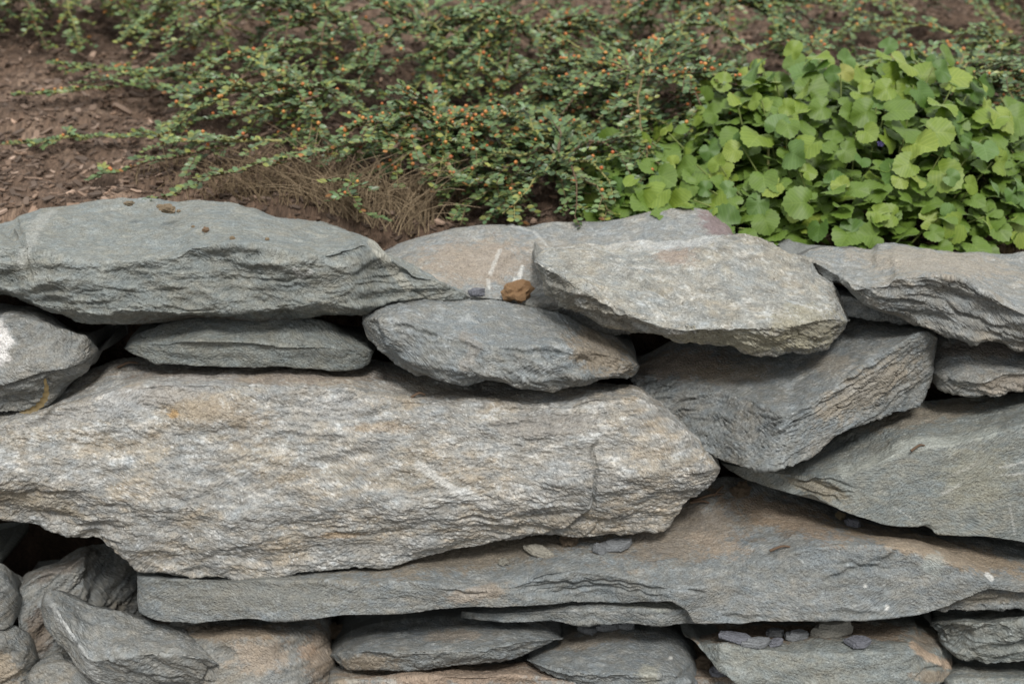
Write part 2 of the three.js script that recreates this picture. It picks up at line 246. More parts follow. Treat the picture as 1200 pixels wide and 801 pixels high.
stone('backSlab', 'wide flat grey slab with pale scratches and a purple end, lying at the back of the wall top', { x: [445, 863], pal: 'slate', bed: 3,
  T: { p: [[445, 297], [453, 291], [480, 279], [510, 271], [530, 265], [560, 262], [590, 260], [605, 263], [640, 260], [700, 257], [740, 249], [770, 243], [800, 240], [825, 241], [846, 250], [858, 262], [863, 275]], z: [[445, -0.24], [863, -0.26]] },
  R: [{ p: [[445, 330], [520, 338], [560, 348], [640, 352], [720, 350], [863, 300]], z: -0.08 }],
  B: { p: [[445, 350], [560, 380], [640, 400], [863, 380]], z: -0.10 },
  f: [0.12, 0.8], er: 0.02, amp: { big: 5, chip: 3 }, col: { tan: 0.35, pale: 0.4, dark: 0.1 },
  feat: [{ t: 'tint', c: [850, 258], r: [34, 26], col: PURPLE, k: 0.75 }, { t: 'tint', c: [560, 308], r: [75, 30], col: [0.31, 0.255, 0.20], k: 0.75 }, { t: 'tint', p: [[586, 295], [580, 308], [575, 320]], w: 2.4, col: WHITE, k: 0.4 }, { t: 'tint', p: [[572, 326], [573, 338]], w: 2.4, col: WHITE, k: 0.35 }, { t: 'tint', p: [[612, 316], [608, 328], [603, 327]], w: 3, col: WHITE, k: 0.6 },
    { t: 'crack', p: [[560, 320], [600, 328], [640, 338]], w: 3, d: 4 }, { t: 'step', p: [[597, 260], [625, 268], [640, 285], [640, 300]], w: 4, h: 5, dec: 60 }, { t: 'tint', p: [[600, 266], [625, 272], [640, 290]], w: 2, col: WHITE, k: 0.25 }, { t: 'crack', p: [[530, 335], [545, 343], [558, 346]], w: 4, d: 8 }] });

stone('midLens', 'blunt blue-grey stone leaning across the gap under the speckled cap stone', { x: [425, 749], pal: 'blue', bed: -12,
  T: { p: [[425, 372], [427, 359], [434, 350], [450, 344], [490, 345], [530, 347], [570, 350], [610, 354], [640, 360], [662, 368], [680, 378], [700, 388], [720, 395], [735, 405], [745, 416], [749, 428]], z: [[425, -0.09], [749, -0.06]] },
  R: [{ p: [[425, 374], [455, 374], [475, 376], [510, 388], [550, 396], [580, 402], [610, 404], [640, 404], [670, 408], [700, 412], [749, 428]], z: [[425, -0.015], [470, 0.02], [640, 0.03], [749, 0.0]] },
    { p: [[425, 380], [460, 415], [540, 436], [620, 445], [700, 440], [749, 430]], z: [[425, -0.01], [500, 0.045], [640, 0.048], [749, 0.0]] }],
  B: { p: [[425, 378], [427, 388], [431, 400], [440, 414], [448, 421], [470, 431], [500, 440], [540, 448], [580, 453], [620, 457], [660, 454], [700, 450], [730, 445], [744, 439], [749, 430]], z: [[425, -0.02], [520, 0.02], [660, 0.025], [749, -0.02]] },
  f: [0.3, 1, 0.8], er: 0.035, round: 0.008, amp: { ledge: 3.8, chip: 5, big: 6 }, col: { tan: 0.22, pale: 0.45 },
  feat: [{ t: 'tint', c: [705, 415], r: [45, 26], a: 25, col: DUST, k: 0.7 }, { t: 'bump', c: [565, 374], r: [14, 10], h: -5 }, { t: 'crack', p: [[460, 380], [490, 388], [515, 393]], w: 4, d: 6 }, { t: 'crack', p: [[585, 410], [610, 414], [640, 410], [665, 418]], w: 4, d: 6 }, { t: 'crack', p: [[495, 395], [505, 402], [520, 404]], w: 3, d: 3 }, { t: 'step', p: [[640, 440], [670, 425], [685, 412]], w: 3, h: -4, dec: 25 }, { t: 'tint', p: [[545, 392], [558, 405], [545, 430]], w: 8, col: BUFF, k: 0.2 }] });

stone('capSpeckled', 'bulky speckled grey cap stone with a pale grainy top and yellowish lower edge', { x: [626, 996], pal: 'speck', bed: -8,
  T: { p: [[626, 304], [630, 298], [647, 290], [667, 285], [710, 281], [760, 279], [800, 276], [833, 271], [863, 271], [887, 277], [910, 287], [927, 296], [943, 302], [960, 319], [977, 332], [987, 349], [994, 364], [996, 374]], z: [[626, -0.10], [800, -0.16], [996, -0.06]] },
  R: [{ p: [[626, 305], [660, 326], [690, 345], [733, 368], [800, 386], [867, 385], [907, 384], [940, 380], [970, 374], [996, 376]], z: [[626, 0.0], [700, 0.04], [850, 0.055], [940, 0.045], [996, 0.0]] }],
  B: { p: [[626, 308], [630, 319], [640, 340], [653, 354], [673, 367], [693, 380], [710, 388], [733, 391], [767, 398], [800, 406], [850, 411], [907, 417], [940, 418], [967, 412], [983, 397], [994, 382], [996, 376]], z: [[626, -0.03], [750, 0.0], [900, 0.02], [996, -0.02]] },
  f: [0.55, 1], er: 0.035, round: 0.010, amp: { big: 6, ledge: 2.4, chip: 3, grain: 1.0, fine: 1.3, plate: 1.0 }, col: { tan: 0.35, pale: 0.5, dark: 0.7, streak: 1.3 }, gs: 0.8,
  feat: [{ t: 'tint', c: [780, 284], r: [80, 11], col: [0.56, 0.57, 0.57], k: 0.35 }, { t: 'tint', c: [792, 303], r: [28, 12], col: [0.30, 0.22, 0.17], k: 0.6 }, { t: 'crack', p: [[715, 312], [745, 335], [780, 350], [810, 362]], w: 4, d: 6 }, { t: 'crack', p: [[690, 350], [715, 362], [735, 368]], w: 4, d: 6 }, { t: 'tint', c: [870, 400], r: [110, 14], col: [0.36, 0.33, 0.22], k: 0.55 }, { t: 'tint', c: [945, 385], r: [45, 28], col: [0.29, 0.265, 0.185], k: 0.6 }, { t: 'tint', c: [650, 335], r: [18, 28], a: -25, col: [0.19, 0.18, 0.15], k: 0.5 }, { t: 'bump', c: [945, 382], r: [40, 22], h: -4, a: -20 }] });

stone('block', 'blocky blue-grey stone with a corner pointing out and a ribbed right-hand face', { x: [738, 1099], pal: 'blue', bed: 24,
  T: { p: [[738, 425], [800, 395], [900, 385], [985, 362], [1000, 362], [1013, 366], [1053, 379], [1083, 383], [1094, 387], [1099, 395]], z: [[738, -0.14], [960, -0.17], [1050, -0.11], [1099, -0.09]] },
  R: [{ p: [[738, 437], [800, 447], [836, 455], [880, 468], [922, 486], [955, 469], [989, 446], [1016, 427], [1047, 408], [1085, 389], [1099, 396]], z: [[738, -0.085], [836, -0.03], [880, 0.008], [922, 0.055], [1000, 0.025], [1099, -0.03]] }],
  B: { p: [[738, 445], [760, 470], [800, 505], [843, 541], [866, 547], [901, 551], [918, 549], [955, 532], [978, 513], [1008, 498], [1047, 486], [1077, 475], [1090, 453], [1096, 423], [1099, 398]], z: [[738, -0.07], [800, -0.025], [843, 0.014], [880, 0.062], [916, 0.080], [960, 0.05], [1000, 0.024], [1099, -0.06]] },
  f: [0.14, 1], er: [0.02, 0.02], round: 0.006, amp: { th: 0.0065, ledge: 2.6, fine: 2.6, chip: 1.6, big: 3, plate: 0.7, crack: 1.4 }, col: { tan: 0.3, pale: 0.4, dark: 0.2 },
  feat: [{ t: 'tint', c: [1015, 455], r: [75, 22], a: -33, col: [0.33, 0.275, 0.20], k: 0.5 }, { t: 'tint', c: [800, 428], r: [70, 20], col: [0.235, 0.18, 0.135], k: 0.7 }, { t: 'tint', c: [850, 438], r: [60, 12], col: DUST, k: 0.5 }, { t: 'tint', c: [975, 428], r: [30, 14], col: [0.42, 0.36, 0.28], k: 0.35 }, { t: 'bump', c: [880, 500], r: [45, 30], h: -4, a: 20 }] });

stone('capRight', 'tan-grey cap stone with flat top and flaking layered front', { x: [912, 1270], pal: 'slate', bed: -14,
  T: { p: [[912, 312], [930, 304], [944, 299], [960, 294], [985, 290], [1000, 287], [1020, 289], [1028, 282], [1040, 281], [1060, 283], [1100, 289], [1140, 292], [1200, 297], [1270, 303]], z: [[912, -0.13], [960, -0.15], [1030, -0.19], [1270, -0.2]] },
  R: [{ p: [[912, 313], [930, 305], [944, 304], [960, 310], [975, 319], [990, 327], [1003, 337], [1040, 334], [1050, 327], [1090, 324], [1120, 326], [1150, 340], [1180, 358], [1200, 366], [1270, 380]], z: [[912, -0.12], [944, -0.09], [980, -0.06], [1003, -0.01], [1040, 0.01], [1100, 0.015], [1270, 0.03]] }],
  B: { p: [[912, 314], [930, 312], [944, 311], [960, 319], [975, 328], [990, 336], [1000, 346], [1010, 357], [1040, 371], [1070, 381], [1110, 391], [1150, 401], [1190, 409], [1270, 422]], z: [[912, -0.12], [944, -0.095], [980, -0.07], [1003, -0.02], [1040, 0.0], [1100, -0.005], [1270, 0.0]] },
  f: [0.2, 1], er: [0.02, 0], round: 0.006, amp: { ledge: 4.0, chip: 5 }, col: { tan: 0.5, pale: 0.4, dark: 0.15 },
  feat: [{ t: 'tint', c: [1090, 308], r: [110, 18], a: 6, col: [0.34, 0.295, 0.235], k: 0.6 }, { t: 'bump', c: [1110, 346], r: [55, 13], h: -6, a: 14 }, { t: 'crack', p: [[1060, 345], [1100, 352], [1140, 372], [1190, 392]], w: 4, d: 5 }] });

stone('smallRight', 'small grey stone tucked under the flaking cap stone', { x: [1090, 1270], pal: 'slate', bed: -12,
  T: { p: [[1090, 405], [1095, 393], [1110, 388], [1150, 388], [1270, 395]], z: -0.11 },
  R: [{ p: [[1090, 420], [1094, 437], [1130, 445], [1150, 448], [1180, 438], [1270, 430]], z: [[1090, -0.05], [1150, -0.01], [1270, -0.02]] }],
  B: { p: [[1090, 430], [1094, 448], [1113, 457], [1133, 467], [1147, 469], [1167, 466], [1200, 457], [1270, 450]], z: [[1090, -0.06], [1150, -0.02], [1270, -0.03]] },
  f: [0.35, 1], er: [0.03, 0], amp: { ledge: 3 }, col: { tan: 0.35, pale: 0.35 }, feat: [{ t: 'tint', c: [1180, 452], r: [40, 12], a: -15, col: [0.33, 0.26, 0.19], k: 0.4 }, { t: 'tint', c: [1150, 408], r: [60, 12], col: [0.22, 0.17, 0.13], k: 0.55 }] });

stone('rightSlab', 'large smooth greenish slab with a flat scratched face', { x: [846, 1280], pal: 'green', bed: 6,
  T: { p: [[846, 541], [905, 540], [960, 520], [1010, 490], [1080, 468], [1150, 462], [1200, 456], [1280, 448]], z: [[846, -0.05], [960, -0.08], [1060, -0.11], [1280, -0.13]] },
  R: [{ p: [[846, 543], [905, 553], [955, 558], [985, 557], [1027, 543], [1058, 527], [1123, 519], [1162, 509], [1200, 497], [1280, 480]], z: [[846, -0.04], [905, -0.005], [985, 0.03], [1123, 0.03], [1280, 0.03]] }],
  B: { p: [[846, 544], [857, 552], [883, 564], [933, 581], [967, 592], [1007, 606], [1047, 617], [1083, 619], [1100, 626], [1133, 629], [1167, 632], [1200, 637], [1280, 648]], z: [[846, -0.045], [905, 0.0], [985, 0.04], [1123, 0.05], [1280, 0.05]] },
  f: [0.4, 0.08], er: [0.03, 0], round: 0.004, amp: { big: 3, ledge: 3, chip: 3, plate: 0.8, grain: 0.35 }, col: { tan: 0.2, pale: 0.15, dark: 0.08, streak: 0.6 },
  feat: [{ t: 'bump', c: [955, 575], r: [48, 16], h: -7, a: 20, flat: 0.3 }, { t: 'crack', p: [[930, 560], [965, 570], [1000, 580]], w: 3, d: 4 }, { t: 'crack', p: [[925, 570], [960, 580], [990, 590]], w: 3, d: 4 }, { t: 'crack', p: [[950, 558], [985, 566], [1003, 572]], w: 2.5, d: 3 }, { t: 'tint', c: [955, 573], r: [45, 14], a: 20, col: [0.34, 0.28, 0.19], k: 0.5 },
    { t: 'tint', p: [[990, 552], [1030, 538], [1060, 525], [1125, 516], [1165, 506]], w: 8, col: [0.40, 0.42, 0.38], k: 0.5 }, { t: 'tint', c: [1085, 485], r: [90, 14], a: -12, col: DUST, k: 0.55 }, { t: 'tint', p: [[1172, 547], [1200, 541], [1230, 535]], w: 1.4, col: WHITE, k: 0.4 }, { t: 'tint', p: [[1173, 556], [1215, 553]], w: 1.3, col: WHITE, k: 0.4 }, { t: 'tint', p: [[1105, 578], [1125, 568]], w: 2, col: WHITE, k: 0.35 }, { t: 'tint', p: [[1048, 594], [1068, 606]], w: 1.3, col: WHITE, k: 0.3 }, { t: 'tint', p: [[1183, 590], [1190, 625]], w: 1.5, col: WHITE, k: 0.22 }, { t: 'tint', p: [[1110, 560], [1150, 540]], w: 2, col: WHITE, k: 0.25 }, { t: 'tint', c: [1145, 560], r: [45, 40], col: [0.29, 0.27, 0.19], k: 0.35 }, { t: 'bump', c: [1090, 619], r: [14, 5], h: -4 }] });

stone('giant', 'very large pale banded stone with tan streaks, the biggest in the wall', { x: [-60, 844], pal: 'schist', bed: 2,
  T: { p: [[-60, 462], [0, 456], [60, 446], [100, 432], [150, 419], [300, 417], [437, 422], [560, 432], [660, 440], [720, 449], [748, 453], [772, 464], [791, 477], [806, 492], [821, 510], [835, 530], [842, 541], [844, 548]], z: [[-60, -0.12], [440, -0.14], [700, -0.10], [844, -0.06]] },
  R: [{ p: [[-60, 505], [0, 497], [60, 480], [100, 468], [150, 455], [200, 449], [300, 449], [400, 454], [440, 463], [500, 470], [560, 474], [650, 474], [700, 464], [740, 464], [780, 485], [844, 548]], z: [[-60, 0.01], [100, 0.015], [400, 0.015], [600, 0.02], [740, 0.022], [844, 0.03]] },
    { p: [[-60, 560], [0, 560], [150, 590], [300, 600], [500, 590], [700, 560], [844, 549]], z: [[-60, 0.05], [300, 0.062], [600, 0.062], [760, 0.058], [844, 0.04]] }],
  B: { p: [[-60, 606], [0, 611], [30, 614], [60, 622], [90, 632], [120, 640], [145, 655], [165, 668], [200, 673], [270, 680], [300, 680], [360, 673], [400, 668], [440, 665], [480, 660], [520, 652], [560, 641], [600, 636], [650, 631], [700, 629], [750, 623], [780, 617], [795, 605], [805, 591], [825, 575], [838, 562], [844, 551]], z: [[-60, 0.01], [300, 0.05], [600, 0.03], [760, 0.02], [844, 0.025]] },
  f: [0.45, 0.85, 0.9], er: [0, 0.028], round: 0.008, amp: { big: 6, ledge: 1.5, fine: 1.4, chip: 1.5, grain: 0.95, th: 0.008, plate: 0.75, crack: 0.8 }, col: { tan: 0.55, pale: 0.70, dark: 0.45, streak: 1.2 }, gs: 0.75,
  feat: [{ t: 'step', p: [[700, 505], [693, 530], [695, 560], [690, 590], [668, 608], [640, 622], [600, 628], [575, 637]], w: 2.5, h: 9, dec: 45 }, { t: 'crack', p: [[703, 505], [696, 530], [698, 560], [693, 592], [670, 611], [641, 625], [601, 631], [577, 640]], w: 3.2, d: 5 }, { t: 'tint', p: [[490, 545], [530, 572], [560, 585], [595, 605]], w: 6, col: [0.60, 0.60, 0.58], k: 0.6 }, { t: 'tint', c: [640, 500], r: [60, 18], col: [0.27, 0.25, 0.225], k: 0.6 }, { t: 'tint', c: [235, 478], r: [85, 20], a: 12, col: [0.33, 0.265, 0.185], k: 0.6 }, { t: 'tint', c: [202, 485], r: [9, 5], col: OCHRE, k: 0.8 }, { t: 'tint', c: [395, 628], r: [30, 5], col: OCHRE, k: 0.5 }, { t: 'tint', c: [450, 500], r: [40, 8], col: OCHRE, k: 0.3 },
    { t: 'tint', c: [330, 440], r: [210, 9], a: 1, col: [0.26, 0.20, 0.15], k: 0.6 }, { t: 'tint', c: [520, 458], r: [120, 10], a: 5, col: [0.26, 0.22, 0.17], k: 0.5 }, { t: 'tint', c: [150, 470], r: [160, 16], a: -14, col: [0.34, 0.345, 0.345], k: 0.5 }, { t: 'tint', c: [400, 478], r: [60, 18], col: [0.30, 0.31, 0.315], k: 0.5 }, { t: 'tint', c: [40, 590], r: [60, 14], a: 10, col: [0.36, 0.31, 0.23], k: 0.5 }, { t: 'crack', p: [[85, 518], [130, 528], [170, 520]], w: 3, d: 2.5 }, { t: 'crack', p: [[440, 470], [560, 478], [640, 480]], w: 3, d: 2.5 }, { t: 'bump', c: [60, 605], r: [50, 12], h: -5, a: 12 }, { t: 'bump', c: [110, 632], r: [28, 10], h: -7, a: 25 }, { t: 'crack', p: [[685, 628], [705, 612], [730, 600]], w: 3, d: 4 }] });

stone('longSlab', 'long dark blue-grey slab with a dusty top, spanning under the largest stone', { x: [160, 1280], pal: 'blue', bed: -1,
  T: { p: [[160, 662], [250, 655], [400, 640], [560, 615], [700, 595], [800, 572], [860, 555], [960, 585], [1060, 612], [1200, 628], [1280, 636]], z: [[160, -0.06], [700, -0.08], [860, -0.10], [1280, -0.05]] },
  R: [{ p: [[160, 676], [250, 680], [330, 680], [400, 682], [470, 680], [540, 690], [570, 691], [600, 687], [653, 669], [717, 675], [760, 684], [797, 690], [850, 680], [900, 660], [960, 640], [1040, 640], [1130, 665], [1165, 684], [1280, 690]], z: [[160, 0.055], [400, 0.07], [547, 0.085], [653, 0.062], [717, 0.065], [797, 0.088], [900, 0.07], [1000, 0.07], [1130, 0.085], [1280, 0.08]] }],
  B: { p: [[160, 705], [163, 719], [187, 729], [233, 730], [300, 727], [367, 726], [400, 723], [467, 719], [527, 714], [560, 712], [600, 711], [667, 707], [733, 706], [785, 704], [803, 714], [815, 731], [843, 731], [933, 729], [1033, 726], [1083, 721], [1107, 714], [1133, 701], [1163, 690], [1200, 694], [1280, 700]], z: [[160, 0.06], [400, 0.085], [560, 0.085], [700, 0.055], [797, 0.09], [900, 0.10], [1083, 0.10], [1163, 0.085], [1280, 0.08]] },
  f: [0.2, 0.20], er: [0.02, 0], round: 0.005, amp: { big: 4, ledge: 4, chip: 5, fine: 1.6, plate: 1.0 }, col: { tan: 0.22, pale: 0.28, dark: 0.15, streak: 0.7 },
  feat: [{ t: 'bump', c: [660, 692], r: [85, 13], h: -5, a: 3, flat: 0.4 }, { t: 'crack', p: [[570, 690], [640, 674], [660, 672]], w: 3, d: 4 }, { t: 'crack', p: [[610, 690], [680, 684], [760, 692]], w: 3, d: 4 }, { t: 'crack', p: [[640, 697], [700, 690], [780, 698]], w: 3, d: 4 }, { t: 'crack', p: [[680, 680], [730, 684], [790, 694]], w: 3, d: 4 },
    { t: 'crack', p: [[962, 682], [1000, 668], [1030, 662], [1045, 650], [1058, 643]], w: 3.4, d: 6 }, { t: 'crack', p: [[978, 660], [1010, 662], [1045, 666]], w: 2.6, d: 4 }, { t: 'crack', p: [[1000, 666], [1035, 655], [1055, 648]], w: 2.4, d: 4 }, { t: 'crack', p: [[780, 690], [805, 692], [828, 693]], w: 3, d: 5 }, { t: 'bump', c: [870, 724], r: [40, 6], h: -6 }, { t: 'bump', c: [1000, 720], r: [50, 6], h: -5 }, { t: 'crack', p: [[520, 690], [545, 694], [570, 697]], w: 3, d: 4 },
    { t: 'tint', c: [560, 648], r: [170, 22], a: -8, col: [0.235, 0.19, 0.135], k: 0.7 }, { t: 'tint', c: [800, 625], r: [100, 40], a: -10, col: [0.245, 0.185, 0.125], k: 0.55 }, { t: 'tint', c: [920, 605], r: [90, 20], a: 18, col: [0.27, 0.20, 0.135], k: 0.75 }, { t: 'tint', c: [1100, 645], r: [140, 15], a: 14, col: [0.31, 0.24, 0.165], k: 0.8 }, { t: 'tint', c: [560, 695], r: [40, 10], a: -10, col: BUFF, k: 0.45 }, { t: 'tint', c: [840, 640], r: [40, 16], a: 10, col: BUFF, k: 0.4 }, { t: 'tint', p: [[1157, 674], [1162, 680]], w: 3, col: WHITE, k: 0.75 }, { t: 'tint', c: [1040, 711], r: [3, 4], col: WHITE, k: 0.8 }, { t: 'tint', c: [1014, 686], r: [4, 3], col: WHITE, k: 0.8 }, { t: 'tint', c: [300, 695], r: [150, 26], col: [0.19, 0.182, 0.15], k: 0.45 }, { t: 'tint', c: [1095, 662], r: [14, 14], col: [0.40, 0.44, 0.42], k: 0.5 }, { t: 'step', p: [[820, 640], [860, 636], [900, 640], [940, 625]], w: 3, h: 2.5, dec: 40 }] });  // wide olive-grey tint at the left end: shade painted into the slab colour

stone('thinLayer', 'thin dark layer of slate below the long slab', { x: [540, 830], pal: 'blue', bed: 1, T: { p: [[540, 712], [600, 708], [700, 703], [830, 700]], z: [[540, 0.02], [830, 0.04]] },
  R: [{ p: [[540, 716], [570, 718], [700, 715], [830, 714]], z: [[540, 0.05], [830, 0.075]] }], B: { p: [[540, 724], [573, 727], [650, 731], [740, 732], [800, 733], [830, 733]], z: [[540, 0.05], [830, 0.075]] },
  f: [0.05, 0.35], er: [0.03, 0.02], round: 0.002, amp: { big: 2 }, col: { tan: 0.1 }, feat: [{ t: 'tint', c: [770, 709], r: [38, 6], col: [0.42, 0.43, 0.38], k: 0.8 }] });
stone('lowerLayer', 'thin lower layer of slate under the right end of the long slab', { x: [1085, 1280], pal: 'blue', bed: 8, T: { p: [[1085, 712], [1110, 700], [1160, 680], [1280, 680]], z: 0.02 },
  R: [{ p: [[1085, 714], [1120, 702], [1165, 690], [1280, 692]], z: 0.066 }], B: { p: [[1085, 716], [1103, 716], [1150, 715], [1200, 712], [1280, 706]], z: 0.066 },
  f: [0.2, 1], er: [0.03, 0], round: 0.003, amp: { ledge: 4, big: 3 }, col: { tan: 0.3 }, feat: [{ t: 'tint', c: [1160, 700], r: [50, 8], col: [0.25, 0.21, 0.15], k: 0.5 }] });

stone('cornerUpper', 'small rough grey stone at the lower corner, above a buff one', { back: -0.055, x: [-50, 22], pal: 'slate', bed: 30, T: { p: [[-50, 655], [0, 659], [10, 666], [18, 679], [22, 694]], z: -0.02 }, R: [{ p: [[-50, 680], [0, 676], [22, 696]], z: [[-50, 0.05], [22, 0.02]] }], B: { p: [[-50, 745], [0, 738], [15, 730], [20, 715], [22, 698]], z: [[-50, 0.05], [22, 0.01]] }, f: [0.4, 0.7], er: [0, 0.02], amp: { big: 2, chip: 1.5, plate: 0.6, ledge: 2 } });
stone('cornerLower', 'rounded grey and buff stone at the lower corner of the wall', { back: -0.035, x: [-50, 45], pal: 'slate', bed: 20, T: { p: [[-50, 730], [0, 729], [15, 731], [30, 740], [40, 754], [45, 770]], z: 0.0 }, R: [{ p: [[-50, 760], [0, 756], [30, 765], [45, 774]], z: [[-50, 0.08], [45, 0.03]] }], B: { p: [[-50, 830], [0, 828], [25, 812], [36, 790], [43, 780], [45, 775]], z: [[-50, 0.08], [45, 0.02]] }, f: [0.4, 0.7], er: [0, 0.03], amp: { big: 3, chip: 2, plate: 0.7, ledge: 2 }, feat: [{ t: 'tint', c: [0, 785], r: [28, 22], a: 30, col: [0.52, 0.42, 0.30], k: 0.6 }] });
stone('recessed', 'dark angular stone set back in the hole under the largest stone', { x: [20, 172], pal: 'slate', bed: 40, T: { p: [[20, 705], [23, 684], [30, 671], [60, 657], [95, 640], [130, 636], [172, 640]], z: [[20, -0.10], [172, -0.13]] }, R: [{ p: [[20, 690], [50, 672], [75, 665], [100, 652], [130, 652], [172, 660]], z: [[20, -0.02], [100, -0.055], [105, -0.07], [172, -0.15]] }], B: { p: [[20, 715], [24, 745], [34, 768], [50, 775], [100, 770], [172, 740]], z: [[20, 0.0], [100, -0.04], [172, -0.15]] }, f: [0.5, 1], er: 0.01, amp: { ledge: 2.5, chip: 3, big: 4, plate: 0.8 }, col: { tan: 0.4, dark: 0.4 }, feat: [{ t: 'tint', c: [70, 665], r: [45, 10], a: -25, col: SOIL, k: 0.45 }, { t: 'tint', c: [45, 740], r: [18, 30], col: SOIL, k: 0.6 }] });
stone('pointed', 'pointed grey stone with a rounded nose leaning out below the long slab', { back: -0.03, x: [48, 282], pal: 'slate', bed: -32, T: { p: [[48, 708], [50, 697], [55, 690], [65, 688], [80, 692], [105, 704], [140, 712], [175, 723], [205, 734], [235, 749], [246, 759], [262, 778], [282, 795]], z: [[48, 0.0], [282, 0.03]] },
  R: [{ p: [[48, 709], [60, 712], [85, 745], [110, 775], [140, 770], [200, 765], [246, 772], [282, 797]], z: [[48, 0.04], [85, 0.085], [140, 0.105], [230, 0.10], [282, 0.05]] }], B: { p: [[48, 711], [55, 735], [68, 760], [85, 778], [110, 798], [150, 820], [230, 830], [282, 815]], z: [[48, 0.02], [110, 0.07], [282, 0.06]] },
  f: [0.45, 0.6], er: [0.03, 0.03], round: 0.009, amp: { ledge: 3.5, chip: 3, big: 5 }, col: { tan: 0.15, pale: 0.4, dark: 0.12 }, feat: [{ t: 'crack', p: [[170, 772], [190, 762], [215, 764], [235, 766]], w: 3.5, d: 4 }, { t: 'crack', p: [[150, 786], [175, 788], [215, 795]], w: 3.5, d: 4 }, { t: 'tint', p: [[56, 700], [72, 730], [95, 762], [115, 795]], w: 5, col: [0.44, 0.45, 0.44], k: 0.6 }, { t: 'bump', c: [100, 725], r: [16, 7], h: -4, a: 30 }, { t: 'crack', p: [[235, 800], [245, 785], [270, 790]], w: 4, d: 6 }] });
stone('cornerBase', 'low grey stone under the pointed stone', { back: -0.05, x: [30, 140], pal: 'slate', bed: 20, T: { p: [[30, 790], [45, 775], [65, 764], [90, 775], [140, 800]], z: -0.02 }, R: [{ p: [[30, 792], [65, 775], [140, 802]], z: 0.04 }], B: { p: [[30, 820], [140, 830]], z: 0.06 }, f: [0.4, 0.6], er: 0.02 });
stone('buff', 'brown-stained stone with buff patches under the long slab', { x: [195, 402], pal: 'slate', bed: 10, T: { p: [[195, 735], [215, 722], [370, 718], [382, 736], [386, 758], [397, 774], [402, 790]], z: -0.02 }, R: [{ p: [[195, 745], [260, 745], [330, 745], [375, 752], [402, 795]], z: [[195, 0.04], [300, 0.06], [402, 0.02]] }], B: { p: [[195, 825], [300, 832], [402, 820]], z: [[195, 0.08], [300, 0.095], [402, 0.04]] },
  f: [0.4, 0.5], er: [0, 0.02], amp: { big: 6, chip: 3 }, col: { tan: 0.45 }, feat: [{ t: 'tint', c: [305, 768], r: [40, 22], col: BUFF, k: 0.6 }, { t: 'tint', c: [270, 740], r: [80, 12], col: [0.23, 0.17, 0.11], k: 0.7 }, { t: 'tint', c: [375, 770], r: [20, 40], col: [0.25, 0.18, 0.12], k: 0.6 }, { t: 'tint', c: [362, 764], r: [12, 10], col: [0.40, 0.28, 0.19], k: 0.5 }, { t: 'bump', c: [262, 765], r: [14, 12], h: -6 }] });
stone('lowLens', 'smooth lens-shaped blue-grey stone below the long slab', { x: [384, 660], pal: 'blue', bed: 2, T: { p: [[384, 768], [387, 760], [393, 754], [412, 745], [440, 735], [475, 729], [525, 727], [575, 726], [600, 727], [625, 729], [645, 735], [655, 741], [660, 747]], z: 0.0 },
  R: [{ p: [[384, 768], [420, 762], [470, 765], [520, 764], [560, 762], [610, 752], [660, 748]], z: [[384, 0.05], [450, 0.10], [580, 0.10], [660, 0.06]] }], B: { p: [[384, 769], [400, 780], [420, 785], [450, 787], [500, 785], [562, 778], [600, 773], [637, 757], [653, 751], [660, 749]], z: [[384, 0.045], [450, 0.085], [580, 0.085], [660, 0.05]] },
  f: [0.15, 0.6], er: 0.03, round: 0.006, amp: { big: 3, chip: 3, ledge: 2.5 }, col: { tan: 0.22, pale: 0.4, dark: 0.2 }, feat: [{ t: 'tint', c: [430, 776], r: [38, 9], col: [0.31, 0.25, 0.18], k: 0.7 }, { t: 'tint', c: [530, 745], r: [40, 8], col: [0.36, 0.29, 0.22], k: 0.5 }, { t: 'crack', p: [[395, 756], [420, 764], [450, 768]], w: 3, d: 2.5 }, { t: 'bump', c: [570, 764], r: [18, 5], h: -4 }] });
stone('lowTable', 'flat-topped blue-grey stone with slate crumbs along its back edge', { x: [618, 822], pal: 'blue', bed: 4, T: { p: [[618, 772], [625, 765], [650, 755], [682, 744], [712, 739], [740, 737], [770, 737], [790, 742], [812, 758], [819, 772], [822, 800]], z: [[618, 0.03], [700, -0.01], [822, 0.0]] },
  R: [{ p: [[618, 773], [640, 781], [670, 788], [720, 790], [780, 790], [822, 802]], z: [[618, 0.08], [680, 0.12], [822, 0.09]] }], B: { p: [[618, 774], [625, 780], [645, 792], [662, 802], [700, 825], [822, 830]], z: [[618, 0.075], [680, 0.11], [822, 0.09]] },
  f: [0.12, 0.9], er: 0.025, round: 0.006, amp: { big: 4, chip: 3 }, col: { tan: 0.12, pale: 0.35, dark: 0.12 }, feat: [{ t: 'tint', c: [690, 752], r: [60, 9], a: -8, col: [0.30, 0.24, 0.17], k: 0.55 }, { t: 'crack', p: [[660, 786], [700, 789], [735, 796]], w: 3, d: 3 }, { t: 'crack', p: [[790, 800], [800, 788], [810, 780]], w: 3.5, d: 4 }, { t: 'tint', c: [786, 771], r: [3, 2.5], col: WHITE, k: 1 }, { t: 'tint', c: [760, 790], r: [16, 12], col: [0.38, 0.36, 0.28], k: 0.5 }] });
